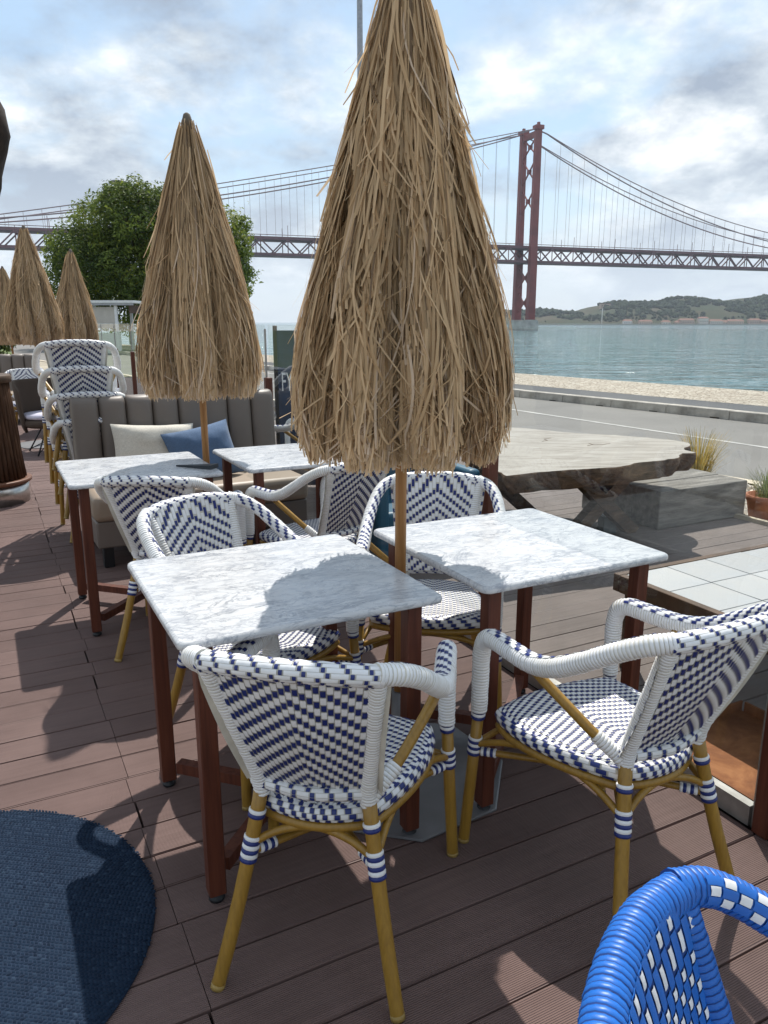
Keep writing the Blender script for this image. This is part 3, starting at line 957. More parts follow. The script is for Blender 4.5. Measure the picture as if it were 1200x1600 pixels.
    # lower rail
    lr = spline([(-.115, -.170, .470), (0, -.192, .468), (.115, -.170, .470)], .006); fl = frames(lr); nl = len(lr)
    def SL(u, v):
        v = min(.9999, max(0, v)); x = v * (nl - 1); i = min(nl - 2, int(x)); p = lr[i].lerp(lr[i + 1], x - i); a = u * 2 * PI
        return p + (fl[i][0] * math.cos(a) + fl[i][1] * math.sin(a)) * .0145
    mb = MB(); mb.tube(lr, .0145, 12, 2); weave(mb, SL, 9, 6, .3, .25, .002, (0, 1), .0004, .05, chev=False); mb.build('lower_rail', W2, t)
    # seat
    def plan(s_, t_):
        x = s_ * math.sqrt(1 - .34 * t_ * t_); y = t_ * math.sqrt(1 - .30 * s_ * s_)
        y = .036 + y * .214
        return x * (.196 + .25 * (y - .03)), y
    def SS(u, v):
        s_, t_ = (u - .5) * 2, (v - .5) * 2
        x, y = plan(s_, t_)
        e_ = max(abs(s_), abs(t_)); 
        z = .437 - .012 * (1 - s_ * s_) * (1 - t_ * t_) - .012 * max(0, (e_ - .85) / .15) ** 2
        return Vector((x, y, z))
    mb = MB(); sheet(mb, SS, 16, 16, 2)
    weave(mb, SS, 30, 19, .42, .27, .0017, (0, 1), .0012, .05, flip=1, cins=.13)
    outl = []
    NO = 96
    for i in range(NO):
        a = 2 * PI * i / NO; c_, s_ = math.cos(a), math.sin(a); k_ = 1 / max(abs(c_), abs(s_))
        x, y = plan(c_ * k_, s_ * k_); outl.append(Vector((x, y, 0)))
    def SE(u, v):
        x = (v % 1.0) * NO; i = int(x) % NO; p = outl[i].lerp(outl[(i + 1) % NO], x - int(x))
        nrm = Vector((p.x, p.y - .03, 0)).normalized()
        a = (u - .05) * PI * .85
        return p + nrm * (.016 * math.sin(a) - .004) + Vector((0, 0, .409 + .019 * math.cos(a)))
    sheet(mb, SE, 5, 96, 2, 1)
    weave(mb, SE, 4, 34, .46, .25, .0018, (0, 1), .0008, .05, flip=1, chev=False)
    # underside
    o = len(mb.v); mb.v += [tuple(p * .97 + Vector((0, 0, .396))) for p in outl]; mb.f.append(tuple(reversed(range(o, o + NO)))); mb.m.append(2); mb.sm.append(False)
    mb.build('seat', W2, t)
    # ring under the seat
    mb = MB(); mb.tube([Vector((p.x * 1.0, (p.y - .036) * 1.0 + .036, .379)) for p in outl], .012, 10, closed=True); mb.build('seat_ring', bam, t)
    # arched braces on the four sides, crossed stretchers below
    def arch(p, q, lift, inw):
        mid = (p + q) / 2; c_ = Vector((0, .02, 0)); d = (c_ - Vector((mid.x, mid.y, 0))).normalized() * inw
        pts = spline([p, p.lerp(q, .22) + d * .6 + Vector((0, 0, lift * .7)), mid + d + Vector((0, 0, lift)), q.lerp(p, .22) + d * .6 + Vector((0, 0, lift * .7)), q], .02)
        mb = MB(); mb.tube(pts, .0092, 10); mb.build('arched_brace', bam, t)
    A = {'fr': fleg(.315), 'fl': refl(fleg(.315), -1), 'rr': rleg(.325), 'rl': refl(rleg(.325), -1)}
    arch(A['fr'], A['fl'], .052, .02); arch(A['rr'], A['rl'], .048, .02); arch(A['fr'], A['rr'], .058, .02); arch(A['fl'], A['rl'], .058, .02)
    for a_, b_, dz in (('fr', 'rl', 0), ('fl', 'rr', .02)):
        p, q = A[a_] - Vector((0, 0, .02)), A[b_] - Vector((0, 0, .02)); mid = (p + q) / 2 + Vector((0, 0, dz - .01))
        mb = MB(); mb.tube(spline([p, mid, q], .03), .0095, 10); stt = mb.build('stretcher', bam, t)
        for e_, o_ in ((p, mid), (q, mid)):
            d = (o_ - e_).normalized()
            mb = MB(); stripes(mb, e_ + d * .018, e_ + d * .062, .0125, 5, (0, 1)); mb.build('binding', W2, stt)
    return t
M['foot'] = simple('plastic_foot', (.30, .20, .06), .5)
CH = make_chair('bistro_armchair', M['white'], M['navy'], M['under'])
first = [True]
G = 'white and navy woven bistro armchairs'
def chair(label, x, y, head, z=0, group=G, tilt=0.0):
    rot = (tilt, 0, R(head - 90))
    if first[0]:
        first[0] = False; c = CH
    else:
        c = copy_tree(CH)
    c.location = (x, y, z); c.rotation_euler = rot
    return tag(c, label, 'armchair', group)
chair('white and navy woven armchair seen from behind, nearest to the blue rug', -.119, 1.643, 78.8)
chair('white and navy woven armchair on the right in front of the glass fence post', .591, 1.804, 118.4)
chair('white and navy woven armchair facing us behind the right front marble table', .184, 2.80, 263)
chair('white and navy woven armchair facing us behind the left front marble table', -.455, 2.45, 319)
chair('white and navy woven armchair seen from behind at the table with the dark wedge', -.95, 3.382, 86.7)
chair('white and navy woven armchair turned sideways under the hem of the big thatched umbrella', -.323, 3.689, 133.5)
GS = 'stacked white armchairs beside the grey sofa'
lev = ['bottom chair', 'second chair from the bottom', 'third chair from the bottom', 'top chair']
for k in range(4):
    chair('white woven armchair, %s of the tall stack by the sofa' % lev[k], -2.02 - .028 * k, 5.32 + .012 * k, 112, .158 * k, GS, -.02 * k)
for k in range(3):
    chair('white woven armchair, %s of the lower stack behind the grey sofa' % (['bottom chair', 'middle chair', 'top chair'][k]), -1.42 - .02 * k, 5.95 + .01 * k, 112, .15 * k, GS)
BL = make_chair('blue_armchair', M['blue'], M['white'], M['blue_under'], True)
BL.location = (.528, .455, 0); BL.rotation_euler = (0, 0, R(-28 - 90))
tag(BL, 'bright blue woven armchair with white checks in the near right corner', 'armchair')

# ------------------------------------------------------------------ marble tables
def make_table(name, top_mat):
    t = bpy.data.objects.new(name, None); COL.objects.link(t); t.empty_display_size = .1
    # top with rounded corners and eased edge
    mb = MB(); hw, r = .352, .028; TZ, TT = .745, .021
    def ring(ins, z):
        out = []
        for cx, cy, a0 in ((1, 1, 0), (-1, 1, PI / 2), (-1, -1, PI), (1, -1, 1.5 * PI)):
            for k in range(7):
                a = a0 + PI / 2 * k / 6
                out.append(Vector((cx * (hw - r) + (r - ins) * math.cos(a), cy * (hw - r) + (r - ins) * math.sin(a), z)))
        return out
    rings = [ring(.006, TZ - TT), ring(.0015, TZ - TT + .002), ring(0, TZ - TT + .006), ring(0, TZ - .008), ring(.0025, TZ - .003), ring(.008, TZ)]
    n = len(rings[0]); vs_ = [p for q in rings for p in q]
    fs = [(i * n + k, i * n + (k + 1) % n, (i + 1) * n + (k + 1) % n, (i + 1) * n + k) for i in range(5) for k in range(n)]
    mb.add(vs_, fs, 0, True)
    mb.add(rings[-1], [tuple(range(n))], 0, False); mb.add(rings[0], [tuple(reversed(range(n)))], 0, False)
    mb.build('table_top', top_mat, t)
    mh = M['mahogany']; li = .285
    for x in (-1, 1):
        for y in (-1, 1):
            mb = MB(); mb.rbox((x * li, y * li, .372), (.044, .044, .70), .003, seg=1)
            lg = mb.build('leg', mh, t)
            mb = MB(); mb.lathe([(.019, 0), (.021, .004), (.021, .010), (.013, .016), (.009, .024)], 14, (x * li, y * li, 0)); mb.build('foot_glide', M['black'], lg)
    for s in (-1, 1):
        mb = MB(); mb.bar((-li + .03, -s * (li - .03), .075 + (.0 if s > 0 else .0)), (li - .03, s * (li - .03), .075), .034, .036 if s > 0 else .035)
        mb.build('cross_stretcher', mh, t)
    for s in (-1, 1):
        mb = MB(); mb.bar((-li + .022, s * (li - .06), .713), (li - .022, s * (li - .06), .713), .03, .02); mb.build('top_bearer', mh, t)
    return t
M['black'] = simple('black_plastic', (.012, .013, .015), .45)
TB = make_table('marble_table', M['marble'])
GT = 'square marble tables on mahogany legs'
TB.location = (-.31, 2.075, 0); TB.rotation_euler = (0, 0, TH)
tag(TB, 'square white marble table nearest to us, left of the umbrella pole', 'table', GT)
tb2 = place_copy(TB, 'square marble table with a yellow stain, right of the umbrella pole', (.428, 2.452, 0), TH, 'table', GT)
for ch in tb2.children:
    if ch.name.startswith('table_top'):
        ch.data = ch.data.copy(); ch.data.materials.clear(); ch.data.materials.append(M['marble_stained'])
tb3 = place_copy(TB, 'square marble table in front of the grey sofa with a dark wedge on its corner', (-1.245, 3.80, 0), TH, 'table', GT)
tb4 = place_copy(TB, 'square marble table in front of the blue pillow, partly behind the big umbrella', (-.51, 4.185, 0), TH, 'table', GT)
mb = MB()
mb.add([(0, 0, 0), (.21, -.05, .0), (.22, .02, 0), (0, .006, .0), (0, 0, .006), (.21, -.05, .02), (.22, .02, .02), (0, .006, .006)], [(3, 2, 1, 0), (4, 5, 6, 7), (0, 1, 5, 4), (1, 2, 6, 5), (2, 3, 7, 6), (3, 0, 4, 7)], 0, False)
wd = tag(mb.build('slate_wedge', simple('dark_slate', (.03, .035, .042), .5), None, (-1.045, 3.80, .7462)), 'thin dark wedge lying on the corner of a marble table', 'wedge')
wd.rotation_euler = (0, 0, R(-12))

# ------------------------------------------------------------------ thatched umbrellas
def mk_raffia():
    m = Mat('raffia', .62, .3)
    t_ = m.attr()
    c = m.ramp(t_, [(0, (.20, .135, .08)), (.3, (.50, .355, .205)), (.6, (.65, .47, .28)), (.85, (.74, .55, .34)), (1, (.70, .56, .42))])
    m.col(c)
    tr = m.N('ShaderNodeBsdfTranslucent'); m.l.new(c, tr.inputs['Color'])
    ms = m.N('ShaderNodeMixShader'); ms.inputs[0].default_value = .36
    m.l.new(m.b.outputs[0], ms.inputs[1]); m.l.new(tr.outputs[0], ms.inputs[2]); m.l.new(ms.outputs[0], m.out.inputs[0])
    return m.m
M['raffia'] = mk_raffia()
M['canvas'] = simple('umbrella_canvas', (.20, .15, .085), .9)
M['steel'] = simple('grey_steel_plate', (.20, .20, .205), .45, .15, 6, metal=.4)
PROF = [(1.07, .272), (1.16, .284), (1.30, .284), (1.42, .266), (1.54, .238), (1.795, .170), (1.956, .126), (2.11, .084), (2.24, .048), (2.345, .016)]
def prof(z):
    if z <= PROF[0][0]: return PROF[0][1]
    for (z0, r0), (z1, r1) in zip(PROF, PROF[1:]):
        if z <= z1: return r0 + (r1 - r0) * (z - z0) / (z1 - z0)
    return PROF[-1][1]
def thatch_mesh(name, seed, n, tangle, folds, width):
    rng = random.Random(seed)
    mb = MB(); tint = []
    ph0 = rng.uniform(0, 6)
    def rad(z, a):
        k = min(1, max(0, (2.2 - z) / .7))
        f = abs(math.sin(a * folds / 2 + ph0 + .5 * math.sin(z * 2.3 + a)))
        return prof(z) * (1 - .40 * k * (1 - f) ** 1.8 + .035 * k * f)
    tiers = [1.40, 1.54, 1.68, 1.82, 1.96, 2.10, 2.22, 2.33]
    for i in range(n):
        if rng.random() < .44:
            z0 = rng.uniform(1.26, 1.50); z1 = 1.085 + rng.gauss(0, .012); lay = rng.uniform(-.012, .008)
        else:
            z0 = rng.choice(tiers) + rng.uniform(-.025, .03)
            if rng.random() > .25 + .75 * prof(z0) / .3: continue
            L = min(.52, max(.2, rng.gauss(.37, .085)))
            z1 = max(z0 - L, 1.115 + abs(rng.gauss(0, .06))); lay = rng.uniform(-.010, .026)
        a = rng.uniform(0, 2 * PI)
        wild = rng.random() < tangle
        da = rng.gauss(0, .07) * (.25 / max(.08, prof(z0))) * .6
        hem = z0 < 1.51 and z1 < 1.14
        if hem: da *= .45; wild = wild and rng.random() < .35
        if wild: da += rng.gauss(0, .45)
        flare = rng.random() < tangle * .10
        w = width * rng.choice((.45, .6, .8, 1.0, 1.15, 1.35))
        tw = rng.gauss(0, .7); cur = rng.gauss(0, .10) * (.4 if hem else 1)
        ns = 6
        tv = min(1, max(0, rng.gauss(.52, .27) + (.12 if wild else 0) - .16 * max(0, z0 - 1.35) + (.20 if hem else 0)))
        o = len(mb.v)
        kink = rng.uniform(.5, .9) if flare else None
        for k in range(ns + 1):
            s = k / ns
            z = z0 + (z1 - z0) * s
            aa = a + da * s * s + cur * math.sin(s * PI) * .35
            r = rad(z, aa) + lay + (.004 * s if hem else .011 * s ** 1.8) + (.014 * math.sin(s * 3 + tw) if wild else 0)
            if flare: r += .08 * max(0, s - .45) ** 1.2; 
            p = Vector((r * math.cos(aa), r * math.sin(aa), z))
            if kink and s > kink: p.z += .10 * (s - kink)
            tang = Vector((-math.sin(aa), math.cos(aa), 0)); out = Vector((math.cos(aa), math.sin(aa), .25))
            d = tang * math.cos(tw * (1 - .4 * s)) + out * math.sin(tw * (1 - .4 * s))
            ww = w * (1 if 0 < k < ns else .75)
            mb.v += [tuple(p - d * ww / 2), tuple(p + d * ww / 2)]
            tint += [tv, tv]
        for k in range(ns):
            mb.f.append((o + 2 * k, o + 2 * k + 1, o + 2 * k + 3, o + 2 * k + 2)); mb.m.append(0); mb.sm.append(True)
    mb.tint = tint
    core = MB()
    core.lathe([(rad_ * .84, z) for z, rad_ in ((z, prof(z)) for z in (1.27, 1.35, 1.45, 1.6, 1.75, 1.9, 2.05, 2.18, 2.25, 2.335))], 48, fn=lambda r, z, a: rad(z, a) - .022 if z < 2.22 else r)
    return mb.mesh(name, M['raffia']), core.mesh('canopy', M['canvas'])
TH_A = thatch_mesh('thatch', 5, 21000, .20, 8, .0064)
TH_B = thatch_mesh('thatch', 8, 19000, .07, 6, .0058)
def umbrella(label, x, y, meshes, rz=0, tilt=(0, 0), lean_scale=1.0, zoff=0.0):
    t = thing('thatched_umbrella', label, 'umbrella', (x, y, 0), 0, 'closed thatched umbrellas on the deck')
    t.rotation_euler = (tilt[0], tilt[1], rz)
    th = link('thatch', meshes[0], t); tag(th, kind='stuff'); th.location.z = zoff
    o = link('canopy', meshes[1], t); o.location.z = zoff
    mb = MB(); mb.tube([(0, 0, .02), (0, 0, 1.2), (0, 0, 2.33 + zoff)], .0175, 16); mb.build('pole', M['pole'], t)
    mb = MB(); mb.lathe([(.028, 2.31), (.030, 2.345), (.022, 2.365), (.016, 2.385), (.006, 2.392)], 12, (0, 0, zoff)); mb.build('finial', simple('finial_wood', (.12, .10, .08), .8), t)
    mb = MB(); mb.lathe([(.355, .001), (.36, .004), (.36, .008), (.355, .010)], 8, smooth=False); pl_ = mb.build('base_plate', M['steel'], t)
    mb = MB(); mb.tube([(0, 0, .010), (0, 0, .30)], .026, 16); mb.build('sleeve', M['steel'], pl_)
    return t
umbrella('largest closed thatched umbrella standing between the two front marble tables', .048, 2.262, TH_A, R(10), (0, R(.2)))
umbrella('closed thatched umbrella between the two marble tables before the grey sofa', -.935, 3.985, TH_B, R(40), (0, 0), zoff=.02)
umbrella('closed thatched umbrella beside the bark pedestal, left of the green tree', -4.12, 9.3, TH_A, R(120), (0, R(-.3)), zoff=.13)
umbrella('closed thatched umbrella leaning a little, right of the one by the pedestal', -4.47, 11.3, TH_B, R(170), (0, R(-2.2)), zoff=.05)
umbrella('closed thatched umbrella cut by the left picture edge, behind the others', -6.62, 14.0, TH_B, R(260), (0, R(1)))

# ------------------------------------------------------------------ grey channelled sofa with pillows
def mk_vinyl(name, c):
    m = Mat(name, .48, .4); v = m.coord()
    m.col(m.mix(m.noise(v, 5, 5), tuple(x * .85 for x in c), tuple(x * 1.12 for x in c))); m.bump(m.noise(v, 260, 3), .12, .003)
    return m.m
M['vinyl'] = mk_vinyl('taupe_vinyl', (.165, .138, .118))
M['seatv'] = mk_vinyl('tan_vinyl', (.30, .235, .175))
def pillow_mesh(name, w, h, t_, seed, mat):
    mb = MB(); n = 18; rng = random.Random(seed); off = Vector((seed * 3.1, seed, 0))
    for sgn in (1, -1):
        o = len(mb.v)
        for j in range(n + 1):
            for i in range(n + 1):
                x, y = i / n * 2 - 1, j / n * 2 - 1
                k = max(0, (1 - x ** 4) * (1 - y ** 4)) ** .6
                pin = 1 - .07 * (1 - x * x) * abs(y) ** 2 
                pin2 = 1 - .07 * (1 - y * y) * abs(x) ** 2
                z = sgn * (t_ * k * (1 + .25 * noise.noise(Vector((x, y, sgn)) * 1.8 + off)) + .0035)
                z += sgn * .006 * noise.noise(Vector((x * 5, y * 5, 1)) + off) * (k > .05)
                mb.v.append((x * w / 2 * pin2, y * h / 2 * pin, z))
        for j in range(n):
            for i in range(n):
                q = (o + j * (n + 1) + i, o + j * (n + 1) + i + 1, o + (j + 1) * (n + 1) + i + 1, o + (j + 1) * (n + 1) + i)
                mb.f.append(q if sgn > 0 else tuple(reversed(q))); mb.m.append(0); mb.sm.append(True)
    return mb.mesh(name, mat)
def mk_fab(name, c):
    m = Mat(name, .9, .2); v = m.coord()
    w1 = m.noise(m.coord(scale=(60, 400, 1)), 1, 3); w2 = m.noise(m.coord(scale=(400, 60, 1)), 1, 3)
    k = m.math('ADD', w1, w2)
    m.col(m.mix(m.ramp(m.math('MULTIPLY', k, .5), [(.35, (0, 0, 0)), (.65, (1, 1, 1))]), tuple(x * .78 for x in c), tuple(min(1, x * 1.15) for x in c))); m.bump(k, .25, .002)
    m.b.inputs['Sheen Weight'].default_value = .2
    return m.m
def make_sofa(label, loc, rz, n=8, w=.172):
    """origin: middle of the back's front face at floor level, sitting side towards -y"""
    t = thing('channelled_sofa', label, 'sofa', loc, rz)
    Lw = n * w
    for i in range(n):
        x = -Lw / 2 + (i + .5) * w
        mb = MB()
        NS, NZ = 12, 14
        prof_ = []
        for j in range(NS + 1):
            a = PI * j / NS
            prof_.append((-math.cos(a) * w / 2 * .985, -.058 * math.sin(a) ** .6))
        vs_ = []
        zz = [.40, .55, .7, .82, .90, .935, .960, .973, .978]
        sc_ = [1, 1, 1, 1, 1, .97, .88, .70, .3]
        for z, s_ in zip(zz, sc_):
            for px, py in prof_: vs_.append((x + px * (s_ * .25 + .75 if s_ < 1 else 1), py * s_ + .12 * (1 - s_) * .5 + .10 * (z - .45), z))
        m_ = NS + 1
        fs = [(a * m_ + b, a * m_ + b + 1, (a + 1) * m_ + b + 1, (a + 1) * m_ + b) for a in range(len(zz) - 1) for b in range(NS)]
        mb.add(vs_, fs, 0, True)
        ch = mb.build('channel', M['vinyl'], t)
    mb = MB()
    rot = Matrix.Rotation(R(-5.7), 3, 'X')
    mb.rbox((0, .095, .52), (Lw - .01, .10, .88), .03, rot); mb.build('back_panel', M['vinyl'], t)
    mb = MB(); mb.rbox((0, -.30, .37), (Lw, .62, .16), .04); mb.build('seat_cushion', M['seatv'], t)
    mb = MB(); mb.rbox((0, -.29, .21), (Lw - .02, .60, .165), .012); mb.build('seat_base', M['vinyl'], t)
    for x in (-1, 1):
        for y in (-.54, .05):
            mb = MB(); mb.rbox((x * (Lw / 2 - .07), y, .066), (.06, .06, .13), .004, seg=1); mb.build('leg', M['black'], t)
    return t
sl_, sr_ = Vector((-1.995, 4.915, 0)), Vector((-.795, 5.575, 0))
sc0 = (sl_ + sr_) / 2
srz = math.atan2(sr_.y - sl_.y, sr_.x - sl_.x)
sofa = make_sofa('grey brown sofa with upright padded channels behind the second pair of tables', sc0, srz)
SX = Vector((math.cos(srz), math.sin(srz), 0)); SY = Vector((-math.sin(srz), math.cos(srz), 0))
def on_sofa(x, y, z): return sc0 + SX * x + SY * y + Vector((0, 0, z))
p1 = link('pillow', pillow_mesh('pillow', .54, .36, .075, 2, mk_fab('cream_linen', (.62, .58, .50))), None, on_sofa(-.21, -.13, .625))
p1.rotation_euler = (R(72), R(3), srz); tag(p1, 'cream linen pillow leaning on the grey sofa back', 'pillow')
p2 = link('pillow', pillow_mesh('pillow', .46, .38, .085, 5, mk_fab('blue_linen', (.085, .140, .235))), None, on_sofa(.075, -.27, .605))
p2.rotation_euler = (R(64), R(-9), srz + R(4)); tag(p2, 'dusty blue pillow resting in front of the cream pillow', 'pillow')

# ------------------------------------------------------------------ glass fence
def mk_glass():
    m = bpy.data.materials.new('fence_glass'); m.use_nodes = True
    n, l = m.node_tree.nodes, m.node_tree.links
    n.clear(); out = n.new('ShaderNodeOutputMaterial')
    tr = n.new('ShaderNodeBsdfTransparent'); tr.inputs[0].default_value = (.945, .97, .96, 1)
    gl = n.new('ShaderNodeBsdfGlossy'); gl.inputs['Roughness'].default_value = .0; gl.inputs[0].default_value = (.95, .97, .97, 1)
    lw = n.new('ShaderNodeLayerWeight'); lw.inputs[0].default_value = .5      # two-sided Schlick reflectance of a pane
    pw = n.new('ShaderNodeMath'); pw.operation = 'POWER'; pw.inputs[1].default_value = 4.0; l.new(lw.outputs['Facing'], pw.inputs[0])
    fr_ = n.new('ShaderNodeMath'); fr_.operation = 'MULTIPLY_ADD'; fr_.inputs[1].default_value = .45; fr_.inputs[2].default_value = .04; l.new(pw.outputs[0], fr_.inputs[0])
    mx_ = n.new('ShaderNodeMixShader'); l.new(fr_.outputs[0], mx_.inputs[0]); l.new(tr.outputs[0], mx_.inputs[1]); l.new(gl.outputs[0], mx_.inputs[2])
    df = n.new('ShaderNodeBsdfDiffuse'); df.inputs[0].default_value = (.7, .7, .68, 1)
    tcx = n.new('ShaderNodeTexCoord'); nz = n.new('ShaderNodeTexNoise'); nz.inputs['Scale'].default_value = 2.2; nz.inputs['Detail'].default_value = 8; l.new(tcx.outputs['Object'], nz.inputs[0])
    mr = n.new('ShaderNodeMapRange'); mr.inputs['From Min'].default_value = .45; mr.inputs['From Max'].default_value = .8; mr.inputs['To Max'].default_value = .035; l.new(nz.outputs['Fac'], mr.inputs[0])
    m2 = n.new('ShaderNodeMixShader'); l.new(mr.outputs[0], m2.inputs[0]); l.new(mx_.outputs[0], m2.inputs[1]); l.new(df.outputs[0], m2.inputs[2])
    l.new(m2.outputs[0], out.inputs[0])
    return m
M['glass'] = mk_glass()
M['rail'] = simple('brushed_channel', (.30, .29, .27), .5, .2, 20, metal=.5)
ge = Mat('glass_edge_green', .2); ge.b.inputs['Base Color'].default_value = (.45, .60, .56, 1)
_tr = ge.N('ShaderNodeBsdfTransparent'); _ms = ge.N('ShaderNodeMixShader'); _ms.inputs[0].default_value = .9
ge.l.new(ge.b.outputs[0], _ms.inputs[1]); ge.l.new(_tr.outputs[0], _ms.inputs[2]); ge.l.new(_ms.outputs[0], ge.out.inputs[0]); M['edge'] = ge.m
fence = thing('glass_fence', 'clear glass fence panels between brown wooden posts along the deck edge', 'fence', (0, 0, 0))
pb = [1.225 + 1.43 * k for k in range(-1, 11)]
RZ3 = Matrix.Rotation(TH, 3, 'Z')
for k, b in enumerate(pb):
    mb = MB(); mb.rbox(D(1.88, b, .525), (.052, .052, 1.05), .004, RZ3, seg=1); po = mb.build('post', M['mahogany'], fence)
    mb = MB(); mb.box(D(1.88, b + .034, .70), (.012, .012, 1.40), RZ3); mb.build('metal_strip', M['rail'], po)
for k in range(len(pb) - 1):
    b0_, b1_ = pb[k] + .044, pb[k + 1] - .032
    mb = MB(); mb.box(D(1.88, (b0_ + b1_) / 2, .035), (.03, b1_ - b0_, .065), RZ3); mb.build('bottom_rail', M['rail'], fence)
    # single-sheet pane with a real green edge strip on top and at the end
    q = [D(1.88, b0_, .06), D(1.88, b1_, .06), D(1.88, b1_, 1.425), D(1.88, b0_, 1.425)]
    mb = MB(); mb.add(q, [(0, 1, 2, 3)], 0, False); gp = mb.build('glass_panel', M['glass'], fence)
    mb = MB(); mb.box(D(1.88, (b0_ + b1_) / 2, 1.428), (.010, b1_ - b0_, .006), RZ3); mb.build('glass_edge', M['edge'], gp)
    mb = MB(); mb.box(D(1.88, b0_ - .003, .74), (.010, .006, 1.36), RZ3); mb.build('glass_edge', M['edge'], gp)

# ------------------------------------------------------------------ things beyond the fence
# live-edge slab table
def slab_outline():
    pts = [(0.69, 4.26), (1.0, 4.42), (1.35, 4.52), (1.60, 4.70), (1.86, 4.84), (1.97, 5.02), (2.07, 5.06), (2.05, 5.22), (2.18, 5.42), (2.13, 5.62), (1.80, 5.86), (1.45, 6.02), (1.05, 6.32), (.75, 6.1), (.64, 5.5), (.62, 4.75)]
    return pts
M['slab'] = None
m = Mat('bleached_slab', .7, .3); v = m.coord(scale=(1, 4, 1), rot=(0, 0, R(-30)))
g = m.noise(v, 2.5, 7, .6, 1.2)
m.col(m.ramp(g, [(.25, (.19, .165, .135)), (.5, (.29, .265, .23)), (.75, (.38, .355, .315))])); m.bump(g, .2, .004); M['slab'] = m.m
m = Mat('dark_live_edge', .85, .25); v = m.coord(scale=(3, 3, 9))
g = m.noise(v, 2.0, 7, .65, 1.0)
m.col(m.ramp(g, [(.3, (.035, .025, .018)), (.55, (.12, .075, .048)), (.75, (.26, .17, .10))])); m.bump(g, .8, .02); M['live'] = m.m
m = Mat('weathered_beam', .85, .25); v = m.coord(scale=(1.2, 9, 9))
g = m.noise(v, 2.2, 7, .65, .4)
m.col(m.ramp(g, [(.3, (.08, .074, .066)), (.55, (.21, .195, .172)), (.78, (.36, .335, .30))])); m.bump(g, .7, .012); M['beam'] = m.m
slab = thing('slab_table', 'large live-edge slab table with pale top and crossed dark legs behind the glass', 'table', (1.3, 5.2, 0))
out_ = slab_outline(); ps = spline([Vector((x - 1.3, y - 5.2, 0)) for x, y in out_ + out_[:1]], .05)[:-1]
rng = random.Random(4)
nP = len(ps); jit = [rng.uniform(-.012, .012) for _ in ps]
mb = MB()
lv = [(.605, 1.0), (.565, 1.0), (.52, .985), (.485, .955)]
for z, s_ in lv:
    for i, p in enumerate(ps):
        d = p.normalized(); k_ = 1 + (0 if z > .6 else .03 * noise.noise(Vector((i * .35, z * 20, 0))))
        mb.v.append(tuple(p * s_ * k_ + d * jit[i] + Vector((0, 0, z + (0 if z > .6 else .012 * noise.noise(Vector((i * .3, 5, z))))))))
for a in range(3):
    for i in range(nP):
        j = (i + 1) % nP
        mb.f.append(((a + 1) * nP + i, (a + 1) * nP + j, a * nP + j, a * nP + i)); mb.m.append(1); mb.sm.append(True)
mb.f.append(tuple(range(nP))); mb.m.append(0); mb.sm.append(False)
mb.f.append(tuple(reversed(range(3 * nP, 4 * nP)))); mb.m.append(1); mb.sm.append(False)
sb = mb.build('slab', [M['slab'], M['live']], slab)
mb = MB()
for crk in ([(.05, .25), (.10, .30), (.09, .37), (.15, .42)], [(.33, .05), (.37, .09), (.45, .10), (.52, .16)], [(.38, .10), (.37, .16)]):
    for (x0, y0), (x1, y1) in zip(crk, crk[1:]):
        mb.bar((x0 - .2, y0 + .1, .6052), (x1 - .2, y1 + .1, .6052), .007, .002)
mb.build('crack', M['live'], sb)
for cx, cy in ((.20, -.05), (-.42, .50)):
    for sg in (-1, 1):
        mb = MB(); c = Vector((cx, cy, 0)); ax_ = E1
        mb.bar(c - ax_ * .30 * sg + Vector((0, .004 * sg, .0)), c + ax_ * .30 * sg + Vector((0, .004 * sg, .50)), .075, .09 + .003 * sg); mb.build('cross_leg', M['live'], slab)
# dark weathered block bench
bc = (Vector((1.9, 5.29, 0)) + Vector((2.71, 5.70, 0)) + Vector((1.66, 6.05, 0)) + Vector((2.45, 6.45, 0))) / 4
blk = thing('timber_block', 'low weathered grey timber block bench behind the glass', 'bench', bc, TH)
for i in range(3):
    mb = MB(); w = .265; mb.rbox((0, -.40 + (i + .5) * .268, .142), (.91 + .012 * (i % 2), w, .28 + .004 * i), .008, seg=2); mb.build('beam', M['beam'], blk)
# little light bollard
bo = thing('deck_light', 'small square grey deck light standing before the timber block', 'deck light', (1.585, 5.28, 0), R(10))
mb = MB(); mb.rbox((0, 0, .06), (.10, .10, .12), .004, seg=1); mb.build('body', simple('deck_light_grey', (.10, .115, .12), .5), bo)
mb = MB(); mb.rbox((0, 0, .127), (.112, .112, .014), .003, seg=1); mb.build('cap', simple('deck_light_cap', (.34, .36, .37), .4, metal=.4), bo)
# low tiled table
tt = thing('tiled_table', 'low table with pale stone tiles and dark timber edge at the right', 'table', D(2.78, 1.79, 0), TH)
M['timber'] = simple('dark_timber', (.075, .042, .022), .7, .4, 9, .3)
m = Mat('pale_stone_tile', .5, .35); v = m.coord(); g = m.noise(v, 3.5, 6, .6, .4); rn = m.objrand()
c = m.mix(rn, (.31, .305, .295), (.42, .415, .40)); m.col(m.mix(m.ramp(g, [(.35, (0, 0, 0)), (.7, (.7, .7, .7))]), c, (.33, .35, .37))); M['tile'] = m.m
nx_, ny_, ts = 4, 4, .235
mbt = MB(); mbt.rbox((0, 0, 0), (ts - .0035, ts - .0035, .016), .002, seg=1); tme = mbt.mesh('tile', M['tile'])
for i in range(nx_):
    for j in range(ny_):
        link('tile', tme, tt, ((i - 1.5) * ts, (j - 1.5) * ts - .0, .412 + .0008 * ((i * 7 + j * 3) % 3)))
W_ = nx_ * ts
mb = MB(); mb.box((0, 0, .39), (W_, W_, .026)); mb.build('board', simple('grout', (.34, .33, .31), .9), tt)
